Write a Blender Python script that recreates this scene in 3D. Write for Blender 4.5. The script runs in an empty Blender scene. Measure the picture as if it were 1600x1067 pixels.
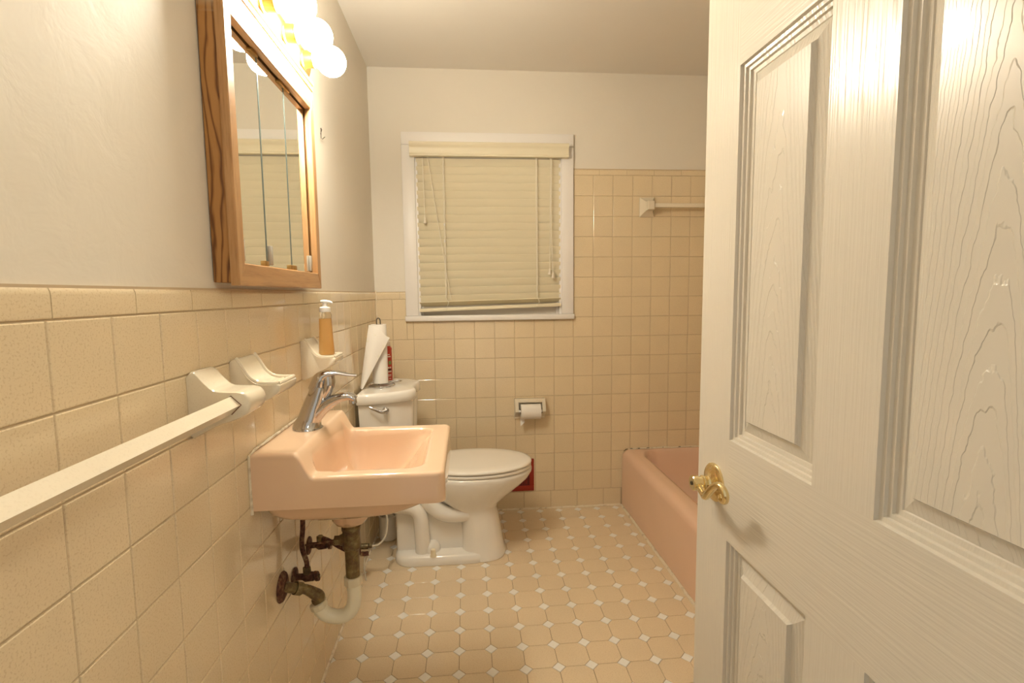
import bpy, bmesh, math, random
from math import sin, cos, pi, sqrt, atan2
from mathutils import Vector, Matrix, Quaternion
random.seed(7)
S = bpy.context.scene
C = S.collection

# ------------------------------------------------------------------ camera
U = 0.1085                      # wall tile pitch in metres
cam_d = bpy.data.cameras.new('camera'); cam = bpy.data.objects.new('camera', cam_d); C.objects.link(cam)
cam_d.sensor_width = 36.0; cam_d.lens = 36.0 * 794.5 / 1600.0
cam_d.clip_start = 0.02
yaw, pitch, roll = 0.0874, -0.0941, -0.0111
fw = Vector((sin(yaw)*cos(pitch), cos(yaw)*cos(pitch), sin(pitch)))
rt0 = Vector((cos(yaw), -sin(yaw), 0)); up0 = rt0.cross(fw)
rt = cos(roll)*rt0 + sin(roll)*up0; up = -sin(roll)*rt0 + cos(roll)*up0
M = Matrix((rt, up, -fw)).transposed().to_4x4()
M.translation = Vector((0.4780, -2.7473, 1.2099))
cam.matrix_world = M
S.camera = cam

# ------------------------------------------------------------------ light of the place: hall light through the doorway, vanity bulbs
BULB = 140.0
HALL = 0.48
W = bpy.data.worlds.new('hall_light'); S.world = W; W.use_nodes = True
bg = W.node_tree.nodes['Background']
bg.inputs[0].default_value = (1.0, 0.93, 0.80, 1); bg.inputs[1].default_value = HALL
hl = bpy.data.lights.new('hall_ceiling_lamp', 'AREA'); hl.shape = 'DISK'; hl.size = 0.30; hl.energy = 4.5; hl.color = (1.0, 0.93, 0.76)
hlo = bpy.data.objects.new('hall_ceiling_lamp', hl); C.objects.link(hlo); hlo.location = (1.15, -3.08, 2.12); hlo.rotation_euler = (0.9, 0, 0.55)
S.view_settings.view_transform = 'Standard'; S.view_settings.look = 'None'
S.view_settings.gamma = 1.0; S.view_settings.use_curve_mapping = False
S.view_settings.exposure = 0.38

# ------------------------------------------------------------------ materials
MAT = {}
def new_mat(name, col, rough=0.5, metal=0.0, coat=0.0, trans=0.0, ior=1.45, emit=None, spec=0.5, sss=0.0):
    m = bpy.data.materials.new(name); m.use_nodes = True
    b = m.node_tree.nodes['Principled BSDF']
    b.inputs['Base Color'].default_value = (*col, 1)
    b.inputs['Roughness'].default_value = rough
    b.inputs['Metallic'].default_value = metal
    b.inputs['Coat Weight'].default_value = coat
    b.inputs['Coat Roughness'].default_value = 0.06
    b.inputs['Transmission Weight'].default_value = trans
    b.inputs['IOR'].default_value = ior
    b.inputs['Specular IOR Level'].default_value = spec
    if emit:
        b.inputs['Emission Color'].default_value = (*emit[0], 1); b.inputs['Emission Strength'].default_value = emit[1]
    MAT[name] = m
    return m, m.node_tree.nodes, m.node_tree.links, b
def nd(N, t, **kw):
    n = N.new(t)
    for k, v in kw.items(): setattr(n, k, v)
    return n
def pos(N, L, scale=(1,1,1)):
    g = nd(N, 'ShaderNodeNewGeometry'); mp = nd(N, 'ShaderNodeMapping')
    mp.inputs['Scale'].default_value = scale
    L.new(g.outputs['Position'], mp.inputs['Vector']); return mp.outputs['Vector']
def noise(N, L, vec, scale, detail=3, rough=0.5, dist=0.0):
    n = nd(N, 'ShaderNodeTexNoise'); n.inputs['Scale'].default_value = scale; n.inputs['Detail'].default_value = detail
    n.inputs['Roughness'].default_value = rough; n.inputs['Distortion'].default_value = dist
    if vec: L.new(vec, n.inputs['Vector'])
    return n.outputs['Fac']
def ramp(N, L, fac, stops):
    r = nd(N, 'ShaderNodeValToRGB'); e = r.color_ramp.elements
    while len(e) < len(stops): e.new(0.5)
    for i, (p, c) in enumerate(stops):
        e[i].position = p; e[i].color = (*c, 1) if len(c) == 3 else c
    L.new(fac, r.inputs['Fac']); return r.outputs['Color']
def mixc(N, L, fac, a, b, blend='MIX'):
    m = nd(N, 'ShaderNodeMix', data_type='RGBA', blend_type=blend)
    if hasattr(fac, 'links'): L.new(fac, m.inputs[0])
    else: m.inputs[0].default_value = fac
    for s, i in ((a, 6), (b, 7)):
        if hasattr(s, 'links'): L.new(s, m.inputs[i])
        else: m.inputs[i].default_value = (*s, 1)
    return m.outputs[2]
def bump(N, L, b, h, strength=0.2, dist=0.002, coat=False):
    n = nd(N, 'ShaderNodeBump'); n.inputs['Strength'].default_value = strength; n.inputs['Distance'].default_value = dist
    L.new(h, n.inputs['Height']); L.new(n.outputs['Normal'], b.inputs['Normal'])
    if coat: L.new(n.outputs['Normal'], b.inputs['Coat Normal'])
    return n

def m_paint(name, col, bs=0.25):
    m, N, L, b = new_mat(name, col, 0.55, spec=0.3)
    p = pos(N, L)
    h = noise(N, L, p, 14, 4, 0.6, 0.4)
    L.new(mixc(N, L, noise(N, L, p, 2.5, 3), tuple(c*0.97 for c in col), tuple(min(1, c*1.03) for c in col)), b.inputs['Base Color'])
    bump(N, L, b, h, bs, 0.006)
m_paint('wall_paint', (0.78, 0.72, 0.62), 0.25)
m_paint('ceiling_paint', (0.80, 0.75, 0.675), 0.1)
m_paint('hall_paint', (0.72, 0.66, 0.56))

def m_tile(name, col, fleck=0.35, rough=0.16, coat=0.4):
    m, N, L, b = new_mat(name, col, rough, coat=coat)
    p = pos(N, L)
    oi = nd(N, 'ShaderNodeObjectInfo')
    base = mixc(N, L, oi.outputs['Random'], tuple(c*0.96 for c in col), tuple(min(1, c*1.04) for c in col))
    fl = noise(N, L, p, 330, 2, 0.6)
    f = ramp(N, L, fl, [(0.36, (1, 1, 1)), (0.46, (0, 0, 0))])
    pt = noise(N, L, p, 9, 3)
    base2 = mixc(N, L, pt, base, tuple(c*0.93 for c in col))
    mx = nd(N, 'ShaderNodeMath', operation='MULTIPLY'); mx.inputs[1].default_value = fleck
    L.new(f, mx.inputs[0])
    L.new(mixc(N, L, mx.outputs[0], base2, (col[0]*0.62, col[1]*0.52, col[2]*0.42)), b.inputs['Base Color'])
    bump(N, L, b, noise(N, L, p, 40, 2), 0.05, 0.002)
m_tile('wall_tile', (0.80, 0.66, 0.445))
m_tile('floor_tile', (0.79, 0.64, 0.44), 0.4, 0.33, 0.1)
m_tile('floor_dot', (0.92, 0.89, 0.83), 0.12, 0.3, 0.1)
m_tile('ceramic_beige', (0.82, 0.73, 0.57), 0.10, 0.14, 0.5)
m, N, L, b = new_mat('wall_grout', (0.56, 0.43, 0.28), 0.85)
m, N, L, b = new_mat('floor_grout', (0.26, 0.165, 0.09), 0.85)
m, N, L, b = new_mat('caulk', (0.78, 0.70, 0.58), 0.5)
p = pos(N, L); L.new(mixc(N, L, ramp(N, L, noise(N, L, p, 35, 4), [(0.52, (0, 0, 0)), (0.66, (1, 1, 1))]), (0.80, 0.70, 0.54), (0.56, 0.45, 0.32)), b.inputs['Base Color'])
bump(N, L, b, noise(N, L, p, 120, 3), 0.4, 0.003)

def m_wood(name, axis, light, mid, dark, rough=0.38):
    m, N, L, b = new_mat(name, mid, rough, coat=0.15)
    sc = {'z': (30, 30, 2.2), 'y': (30, 2.2, 30)}[axis]
    v = pos(N, L, sc)
    n1 = noise(N, L, v, 1.0, 5, 0.6, 1.2)
    n2 = noise(N, L, pos(N, L, tuple(s*5 for s in sc)), 1.0, 3, 0.6)
    c = ramp(N, L, n1, [(0.30, dark), (0.45, mid), (0.70, light)])
    c2 = mixc(N, L, ramp(N, L, n2, [(0.30, (0.45, 0.45, 0.45)), (0.5, (0, 0, 0))]), c, dark)
    L.new(c2, b.inputs['Base Color']); bump(N, L, b, n2, 0.12, 0.001)
m_wood('oak_upright', 'z', (0.52, 0.30, 0.135), (0.44, 0.235, 0.095), (0.25, 0.11, 0.04))
m_wood('oak_rail', 'y', (0.52, 0.30, 0.135), (0.44, 0.24, 0.10), (0.26, 0.125, 0.05))
# worn stained cabinet side with cathedral streaks
m, N, L, b = new_mat('oak_worn_side', (0.4, 0.2, 0.07), 0.45)
v = pos(N, L, (14, 14, 2.6))
w = nd(N, 'ShaderNodeTexWave', wave_type='BANDS', bands_direction='X'); w.inputs['Scale'].default_value = 1.5; w.inputs['Distortion'].default_value = 13; w.inputs['Detail'].default_value = 3; w.inputs['Detail Scale'].default_value = 0.9
L.new(v, w.inputs['Vector'])
c = ramp(N, L, w.outputs['Fac'], [(0.0, (0.16, 0.06, 0.018)), (0.14, (0.34, 0.155, 0.045)), (0.5, (0.45, 0.225, 0.072))])
st = ramp(N, L, noise(N, L, pos(N, L, (1, 60, 9)), 1.0, 4, 0.7), [(0.66, (0, 0, 0)), (0.74, (1, 1, 1))])
L.new(mixc(N, L, st, c, (0.50, 0.38, 0.25)), b.inputs['Base Color'])

def m_porc(name, col, rough=0.12):
    m, N, L, b = new_mat(name, col, rough, coat=0.5)
    p = pos(N, L)
    L.new(mixc(N, L, noise(N, L, p, 7, 3), tuple(c*0.97 for c in col), tuple(min(1, c*1.03) for c in col)), b.inputs['Base Color'])
m_porc('porcelain_peach', (0.80, 0.565, 0.385))
m_porc('porcelain_pink_shaded', (0.78, 0.53, 0.385), 0.2)  # same porcelain as the sink, the tub's shade put into a redder tone
m_porc('porcelain_white', (0.90, 0.86, 0.79))
m_porc('plastic_white', (0.90, 0.85, 0.77), 0.25)
new_mat('bolt_cap_cream', (0.80, 0.70, 0.50), 0.4)
m, N, L, b = new_mat('chrome', (0.56, 0.55, 0.55), 0.1, 1.0)
bump(N, L, b, noise(N, L, pos(N, L), 60, 2), 0.03, 0.001)
m, N, L, b = new_mat('brass_polished', (0.83, 0.62, 0.26), 0.14, 1.0)
L.new(mixc(N, L, noise(N, L, pos(N, L), 50, 2), (0.84, 0.70, 0.40), (0.76, 0.60, 0.31)), b.inputs['Base Color'])
m, N, L, b = new_mat('brass_satin', (0.45, 0.28, 0.1), 0.42, 1.0)
L.new(ramp(N, L, noise(N, L, pos(N, L, (1, 4, 60)), 4, 2), [(0.3, (0.38, 0.23, 0.075)), (0.7, (0.48, 0.30, 0.11))]), b.inputs['Roughness' if False else 'Base Color'])
m, N, L, b = new_mat('corroded_metal', (0.3, 0.22, 0.12), 0.42, 0.75)
p = pos(N, L); n1 = noise(N, L, p, 38, 5, 0.65)
L.new(ramp(N, L, n1, [(0.30, (0.06, 0.026, 0.014)), (0.46, (0.15, 0.10, 0.045)), (0.62, (0.27, 0.225, 0.12)), (0.78, (0.38, 0.34, 0.22))]), b.inputs['Base Color'])
L.new(ramp(N, L, n1, [(0.40, (0.0, 0.0, 0.0)), (0.58, (0.9, 0.9, 0.9))]), b.inputs['Metallic'])
bump(N, L, b, noise(N, L, p, 160, 4), 0.5, 0.002)
m, N, L, b = new_mat('rusty_metal', (0.12, 0.045, 0.025), 0.7, 0.2)
p = pos(N, L)
L.new(ramp(N, L, noise(N, L, p, 70, 5, 0.65), [(0.35, (0.045, 0.014, 0.010)), (0.52, (0.13, 0.05, 0.028)), (0.70, (0.30, 0.20, 0.10))]), b.inputs['Base Color'])
bump(N, L, b, noise(N, L, p, 140, 4), 0.6, 0.003)
new_mat('pvc_cream', (0.88, 0.84, 0.68), 0.3)
new_mat('pvc_dirty', (0.78, 0.71, 0.53), 0.45)
m, N, L, b = new_mat('mirror_glass', (0.93, 0.94, 0.91), 0.01, 1.0)
new_mat('mirror_edge', (0.10, 0.13, 0.12), 0.3)
new_mat('plastic_clear_grey', (0.42, 0.38, 0.32), 0.25)
new_mat('cabinet_dark', (0.05, 0.035, 0.03), 0.8)
m, N, L, b = new_mat('window_paint', (0.86, 0.82, 0.78), 0.35)
bump(N, L, b, noise(N, L, pos(N, L, (1, 1, 0.3)), 40, 3), 0.08, 0.002)
new_mat('sash_paint', (0.74, 0.68, 0.60), 0.5)
m, N, L, b = new_mat('pane_glass', (0.9, 0.9, 0.88), 0.02, 0, trans=1.0)
m, N, L, b = new_mat('blind_vinyl', (0.74, 0.64, 0.43), 0.38)
L.new(mixc(N, L, noise(N, L, pos(N, L, (2, 30, 30)), 3, 3), (0.78, 0.70, 0.51), (0.83, 0.755, 0.57)), b.inputs['Base Color'])
new_mat('cord_white', (0.86, 0.80, 0.68), 0.7)
new_mat('tassel_ivory', (0.78, 0.70, 0.57), 0.35)
m, N, L, b = new_mat('paper_white', (0.86, 0.81, 0.74), 0.85)
p = pos(N, L); bump(N, L, b, noise(N, L, p, 190, 2), 0.35, 0.002)
m, N, L, b = new_mat('paper_printed', (0.86, 0.81, 0.74), 0.85)
p = pos(N, L)
f1 = ramp(N, L, noise(N, L, p, 26, 2), [(0.66, (0, 0, 0)), (0.74, (1, 1, 1))])
L.new(mixc(N, L, f1, (0.86, 0.81, 0.74), (0.80, 0.77, 0.60)), b.inputs['Base Color']); bump(N, L, b, noise(N, L, p, 190, 2), 0.35, 0.002)
new_mat('cardboard', (0.42, 0.30, 0.20), 0.8)
m, N, L, b = new_mat('soap_amber', (0.80, 0.42, 0.08), 0.1, coat=0.4, trans=0.45, ior=1.35)
L.new(mixc(N, L, noise(N, L, pos(N, L, (30, 30, 3)), 2, 2), (0.72, 0.38, 0.10), (0.84, 0.54, 0.21)), b.inputs['Base Color'])
new_mat('bottle_clear', (0.93, 0.88, 0.78), 0.05, trans=0.95, ior=1.3)
new_mat('pump_white', (0.86, 0.83, 0.79), 0.3)
new_mat('can_red', (0.52, 0.055, 0.03), 0.3, coat=0.3)
new_mat('can_dark', (0.045, 0.025, 0.02), 0.4)
new_mat('can_green', (0.22, 0.33, 0.10), 0.4)
new_mat('can_white', (0.80, 0.70, 0.60), 0.4)
new_mat('vent_red', (0.30, 0.024, 0.010), 0.45)
new_mat('vent_dark', (0.055, 0.012, 0.012), 0.6)
new_mat('tube_translucent', (0.80, 0.74, 0.62), 0.25, trans=0.25)
new_mat('wire_dark', (0.10, 0.08, 0.06), 0.5, 0.5)
new_mat('socket_brown', (0.22, 0.11, 0.06), 0.8)
m, N, L, b = new_mat('bulb_glass', (0.9, 0.86, 0.8), 0.3, emit=((1.0, 0.935, 0.775), BULB))

new_mat('bulb_unlit', (0.82, 0.80, 0.76), 0.25)      # unseen fourth bulb, left unlit to keep the near wall from blowing out

def m_door(name, mode):
    m, N, L, b = new_mat(name, (0.66, 0.612, 0.525), 0.27, coat=0.25)
    if mode == 'panel':      # embossed cathedral grain: nested arches about the middle of each panel
        g_ = nd(N, 'ShaderNodeNewGeometry'); sp_ = nd(N, 'ShaderNodeSeparateXYZ'); L.new(g_.outputs['Position'], sp_.inputs[0])
        def mt(op, a, b2=None):
            n_ = nd(N, 'ShaderNodeMath', operation=op)
            for k_, q_ in enumerate((a, b2)):
                if q_ is None: continue
                if hasattr(q_, 'links'): L.new(q_, n_.inputs[k_])
                else: n_.inputs[k_].default_value = q_
            return n_.outputs[0]
        dy_ = mt('SUBTRACT', mt('ABSOLUTE', mt('ADD', sp_.outputs['Y'], 2.2185)), 0.150)
        n1_ = noise(N, L, pos(N, L, (1, 14, 2.2)), 1.0, 2); n2_ = noise(N, L, pos(N, L, (1, 90, 55)), 1.0, 2)
        F_ = mt('ADD', mt('ADD', sp_.outputs['Z'], mt('MULTIPLY', mt('POWER', mt('ADD', mt('ABSOLUTE', dy_), 0.004), 1.9), 95.0)), mt('ADD', mt('MULTIPLY', n1_, 0.34), mt('MULTIPLY', n2_, 0.045)))
        w_ = mt('SINE', mt('MULTIPLY', F_, 2*pi/0.085))
        h = ramp(N, L, w_, [(0.0, (0, 0, 0)), (0.0, (0, 0, 0)), (0.30, (1, 1, 1))]); s, d = 0.5, 0.0016
    else:
        sc = (1, 260, 7) if mode == 'v' else (1, 7, 260)
        h = noise(N, L, pos(N, L, sc), 1.0, 2, 0.5); s, d = 0.42, 0.0016
    bump(N, L, b, h, s, d, True)
m_door('door_upright', 'v'); m_door('door_rail', 'h'); m_door('door_panel', 'panel')

# ------------------------------------------------------------------ mesh helpers
class MB:
    def __init__(s): s.v = []; s.f = []
    def add(s, vs, fs):
        o = len(s.v); s.v += [tuple(v) for v in vs]; s.f += [tuple(i+o for i in f) for f in fs]; return s
    def box(s, lo, hi):
        (x0,y0,z0),(x1,y1,z1) = lo, hi
        return s.add([(x0,y0,z0),(x1,y0,z0),(x1,y1,z0),(x0,y1,z0),(x0,y0,z1),(x1,y0,z1),(x1,y1,z1),(x0,y1,z1)],
                     [(0,3,2,1),(4,5,6,7),(0,1,5,4),(1,2,6,5),(2,3,7,6),(3,0,4,7)])
    def rbox(s, lo, hi, r=0.004, seg=2):
        bm = bmesh.new(); bmesh.ops.create_cube(bm, size=1)
        for v in bm.verts:
            v.co = Vector([(lo[i]+hi[i])/2 + v.co[i]*(hi[i]-lo[i]) for i in range(3)])
        bmesh.ops.bevel(bm, geom=list(bm.edges), offset=r, segments=seg, profile=0.5, affect='EDGES')
        bm.verts.index_update()
        s.add([v.co[:] for v in bm.verts], [[v.index for v in f.verts] for f in bm.faces]); bm.free(); return s
    def loft(s, rings, cap0=True, cap1=True, closed=True):
        n = len(rings[0]); fs = []
        for i in range(len(rings)-1):
            for j in range(n if closed else n-1):
                k = (j+1) % n
                fs.append((i*n+j, i*n+k, (i+1)*n+k, (i+1)*n+j))
        if cap0: fs.append(tuple(reversed(range(n))))
        if cap1: fs.append(tuple((len(rings)-1)*n+j for j in range(n)))
        return s.add([p for r in rings for p in r], fs)
    def sweep(s, path, radii, n=12, side=None, cap=True):
        P = [Vector(p) for p in path]
        if not isinstance(radii, (list, tuple)): radii = [radii]*len(P)
        rings = []; prev = None
        for i, p in enumerate(P):
            t = (P[min(i+1, len(P)-1)] - P[max(i-1, 0)]).normalized()
            if side is not None: a = Vector(side)
            elif prev is not None: a = prev
            else: a = Vector((0,0,1)) if abs(t.z) < 0.9 else Vector((1,0,0))
            a = (a - t*a.dot(t)).normalized(); bb = t.cross(a).normalized(); prev = a
            r = radii[i]; ra, rb = (r if isinstance(r, (tuple, list)) else (r, r))
            rings.append([p + a*ra*cos(2*pi*j/n) + bb*rb*sin(2*pi*j/n) for j in range(n)])
        return s.loft(rings, cap, cap)
    def lathe(s, o, axis, prof, n=24, cap=True):
        o = Vector(o); t = Vector(axis).normalized(); a = Vector((0,0,1)) if abs(t.z) < 0.9 else Vector((1,0,0))
        a = (a - t*a.dot(t)).normalized(); bb = t.cross(a)
        return s.loft([[o + t*h + (a*cos(2*pi*j/n) + bb*sin(2*pi*j/n))*max(r, 1e-5) for j in range(n)] for r, h in prof], cap, cap)
    def extrude(s, poly, axis, a0, a1):
        # poly: 2D points; axis: 'x','y','z' the extrusion axis
        def P(u, v, w): return {'x': (w, u, v), 'y': (u, w, v), 'z': (u, v, w)}[axis]
        return s.loft([[P(u, v, a0) for u, v in poly], [P(u, v, a1) for u, v in poly]])
ORI = {}
def finish(me, ang):
    bm = bmesh.new(); bm.from_mesh(me); bmesh.ops.recalc_face_normals(bm, faces=bm.faces); bm.to_mesh(me); bm.free()
    if ang:
        me.shade_smooth(); me.set_sharp_from_angle(angle=math.radians(ang))
def build(name, mb, mat, parent=None, ang=35, loc=None):
    root = parent
    while root is not None and root.parent is not None: root = root.parent
    o0 = Vector(root.location) if root is not None else Vector(loc if loc is not None else (0,0,0))
    me = bpy.data.meshes.new(name); me.from_pydata([tuple(Vector(v) - o0) for v in mb.v], [], mb.f); me.update()
    finish(me, ang)
    me.materials.append(MAT[mat])
    o = bpy.data.objects.new(name, me); C.objects.link(o)
    if parent is not None: o.parent = parent
    else: o.location = o0
    return o
def tag(o, label=None, cat=None, group=None, kind=None):
    if label: o['label'] = label
    if cat: o['category'] = cat
    if group: o['group'] = group
    if kind: o['kind'] = kind
    return o
def thing(name, loc, label, cat, group=None):
    o = bpy.data.objects.new(name, None); C.objects.link(o); o.location = loc; o.empty_display_size = 0.05
    return tag(o, label, cat, group)
def smooth(pts, n=6):
    P = [Vector(p) for p in pts]; out = []
    for i in range(len(P)-1):
        p0 = P[max(i-1,0)]; p1 = P[i]; p2 = P[i+1]; p3 = P[min(i+2,len(P)-1)]
        for k in range(n):
            t = k/n
            out.append(0.5*((2*p1) + (p2-p0)*t + (2*p0-5*p1+4*p2-p3)*t*t + (3*p1-p0-3*p2+p3)*t**3))
    return out + [P[-1]]
def lerp_list(vals, n):
    out = []
    for i in range(len(vals)-1):
        for k in range(n):
            t = k/n; a, b2 = vals[i], vals[i+1]
            out.append(tuple(x+(y-x)*t for x, y in zip(a, b2)) if isinstance(a, tuple) else a+(b2-a)*t)
    return out + [vals[-1]]
def sstep(a, b2, x):
    t = max(0, min(1, (x-a)/(b2-a))); return t*t*(3-2*t)

# ------------------------------------------------------------------ room shell
ZC = 2.364; XR = 2.10; YF = -2.585; ZCAP = 10.9268*U     # ZCAP: joint under the left cap row
WX0, WX1, WZ0, WZ1 = 0.156, 1.056, 1.068, 2.043           # outside of window trim
OX0, OX1, OZ0, OZ1 = 0.222, 0.992, 1.096, 1.985           # window opening
def zrow(r): return (10.9268 - r)*U

wl = tag(build('wall_left', MB().box((-0.11, YF-0.12, -0.1), (-0.006, 0.11, ZC+0.1)), 'wall_paint'), 'cream painted plaster wall with beige tile wainscot on the left', kind='structure')
mb = MB()
for lo, hi in (((-0.006, 0.006, -0.1), (OX0, 0.11, ZC+0.1)), ((OX1, 0.006, -0.1), (XR+0.1, 0.11, ZC+0.1)),
               ((OX0, 0.006, -0.1), (OX1, 0.11, OZ0)), ((OX0, 0.006, OZ1), (OX1, 0.11, ZC+0.1))): mb.box(lo, hi)
wb = tag(build('wall_back', mb, 'wall_paint'), 'far wall with window, beige tile and cream paint', kind='structure')
wr = tag(build('wall_right', MB().box((XR, YF-0.12, -0.1), (XR+0.1, 0.006, ZC+0.1)), 'wall_paint'), 'wall on the right behind the bathtub', kind='structure')
tag(build('wall_end', MB().box((1.36, YF, -0.002), (XR-0.001, -1.56, ZC-0.001)), 'wall_paint'), 'cream wall closing the near end of the bathtub', kind='structure')
mb = MB().box((-0.006, YF-0.12, -0.1), (0.175, YF, ZC+0.1)).box((0.925, YF-0.12, -0.1), (XR, YF, ZC+0.1)).box((0.175, YF-0.12, 2.05), (0.925, YF, ZC+0.1))
tag(build('wall_front', mb, 'wall_paint'), 'wall with the doorway the room is seen through', kind='structure')
tag(build('ceiling', MB().box((-0.006, YF, ZC), (XR, 0.006, ZC+0.1)), 'ceiling_paint'), 'plain cream painted ceiling', kind='structure')
fl = tag(build('floor', MB().box((-0.006, YF-1.2, -0.1), (XR, 0.006, -0.0022)), 'floor_grout'), 'beige octagon tile floor with small white dot tiles', kind='structure')

# tiles: slabs with a chamfered rim, sharing meshes where alike
G = 0.0016
TM = {}
def tile_mesh(orient, w, h, mat, th=0.0042, ch=0.0022, top_round=False):
    key = (orient, round(w, 4), round(h, 4), mat, top_round)
    if key in TM: return TM[key]
    a, b2 = w/2 - G/2, h/2 - G/2
    prof = [(0, -th), (0, -ch), (0.0007, -0.0007), (ch, 0)]
    rings = []
    for ins, d in prof:
        t = b2 - ins
        if top_round: t = b2 - (0.014 if d == 0 else 0.0035 if d == -0.0007 else 0)
        rings.append([(-a+ins, -b2+ins, d), (a-ins, -b2+ins, d), (a-ins, t, d), (-a+ins, t, d)])
    mb = MB().loft(rings, False, True)
    if top_round:   # bullnose cap: rounded over towards the wall
        R_ = 0.015
        pf = [(-th, -b2), (-0.002, -b2), (-0.0006, -b2+0.0006), (0, -b2+0.002)] + [(-R_*(1-cos(pi/2*k/6)), b2-R_+R_*sin(pi/2*k/6)) for k in range(7)] + [(-R_, -b2)]
        mb = MB().loft([[(-a, v, d) for d, v in pf], [(a, v, d) for d, v in pf]])
    def P(u, v, d):
        return {'L': (d, -u, v), 'B': (u, -d, v), 'F': (u, v, d)}[orient]
    me = bpy.data.meshes.new('tile'); me.from_pydata([P(*v) for v in mb.v], [], mb.f); me.update(); finish(me, 20 if top_round else 12)
    me.materials.append(MAT[mat]); TM[key] = me; return me
def put_tile(parent, orient, u0, u1, v0, v1, mat='wall_tile', name='tile', top_round=False):
    if u1-u0 < 0.006 or v1-v0 < 0.006: return
    me = tile_mesh(orient, u1-u0, v1-v0, mat, top_round=top_round, th=0.009 if top_round else 0.0042)
    o = bpy.data.objects.new(name, me); C.objects.link(o); o.parent = parent
    uc, vc = (u0+u1)/2, (v0+v1)/2
    o.location = {'L': (0, uc, vc), 'B': (uc, 0, vc), 'F': (uc, vc, 0)}[orient]
def split_range(a, b2, start, step):
    k = math.ceil((a-start)/step - 1e-6); xs = [a]
    x = start + k*step
    while x < b2 - 1e-6:
        if x > a + 1e-6: xs.append(x)
        x += step
    return xs + [b2]

# left wall: tile field, cap row, base row
CT = ZCAP + 0.0445
build('grout_bed', MB().box((-0.0065, YF, -0.002), (-0.0024, 0, CT-0.004)), 'wall_grout', wl, None)
ys = split_range(YF, 0.0, -20.575*U, U)
for i in range(len(ys)-1):
    for r in range(10): put_tile(wl, 'L', ys[i], ys[i+1], zrow(r+1), zrow(r))
yc = split_range(YF, 0.0, -2.114, 0.1518)
for i in range(len(yc)-1): put_tile(wl, 'L', yc[i], yc[i+1], ZCAP, CT, name='cap_tile', top_round=True)
yb = split_range(YF, 0.0, -0.09, 0.1525)
for i in range(len(yb)-1): put_tile(wl, 'L', yb[i], yb[i+1], 0.004, zrow(10), name='base_tile')

# back wall
RCT = zrow(-6) + 0.037
mb = MB().box((0, 0.0024, -0.002), (WX0+0.01, 0.0065, CT-0.004)).box((WX0+0.01, 0.0024, -0.002), (WX1-0.01, 0.0065, WZ0+0.01)).box((WX1-0.01, 0.0024, -0.002), (XR, 0.0065, RCT-0.003))
build('grout_bed', mb, 'wall_grout', wb, None)
xs = split_range(0.0, XR, 0.7562*U, U)
for i in range(len(xs)-1):
    a, b2 = xs[i], xs[i+1]
    for r in range(-6, 10):
        v0, v1 = zrow(r+1), zrow(r)
        if r < 0:
            if b2 > WX1 + 0.01: put_tile(wb, 'B', max(a, WX1), b2, v0, v1)
            continue
        if a > 1.30 and v1 < 0.33: continue
        if v1 > WZ0 and b2 > WX0 and a < WX1:
            if a < WX0: put_tile(wb, 'B', a, WX0, v0, v1)
            if b2 > WX1: put_tile(wb, 'B', WX1, b2, v0, v1)
            if v0 < WZ0 - 0.01: put_tile(wb, 'B', max(a, WX0), min(b2, WX1), v0, WZ0)
        else: put_tile(wb, 'B', a, b2, v0, v1)
for a, b2 in ((0.0, 0.124), (0.124, WX0)): put_tile(wb, 'B', a, b2, ZCAP, CT, name='cap_tile', top_round=True)
xc = split_range(WX1, XR, 1.199, 0.1515)
for i in range(len(xc)-1): put_tile(wb, 'B', xc[i], xc[i+1], zrow(-6), RCT, name='cap_tile', top_round=True)
xb = split_range(0.0, 1.334, 0.777, 0.1515)
for i in range(len(xb)-1): put_tile(wb, 'B', xb[i], xb[i+1], 0.004, zrow(10), name='base_tile')

# right wall of the tub surround (tile joints from the material: it is hidden behind the door)
m, N, L, b = new_mat('wall_tile_far', (0.74, 0.575, 0.365), 0.18, coat=0.4)
br = nd(N, 'ShaderNodeTexBrick', offset=0.0); br.inputs['Scale'].default_value = 1.0; br.inputs['Brick Width'].default_value = U; br.inputs['Row Height'].default_value = U
br.inputs['Mortar Size'].default_value = 0.0012; br.inputs['Color1'].default_value = (0.74, 0.575, 0.365, 1); br.inputs['Color2'].default_value = (0.71, 0.55, 0.35, 1); br.inputs['Mortar'].default_value = (0.46, 0.35, 0.22, 1)
g = nd(N, 'ShaderNodeNewGeometry'); sx = nd(N, 'ShaderNodeSeparateXYZ'); cx = nd(N, 'ShaderNodeCombineXYZ')
L.new(g.outputs['Position'], sx.inputs[0]); L.new(sx.outputs['Y'], cx.inputs['X']); L.new(sx.outputs['Z'], cx.inputs['Y']); L.new(cx.outputs[0], br.inputs['Vector']); L.new(br.outputs['Color'], b.inputs['Base Color'])
build('tile_surround', MB().box((XR-0.006, -1.555, 0.30), (XR+0.001, -0.001, RCT)), 'wall_tile_far', wr, None)

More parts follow.
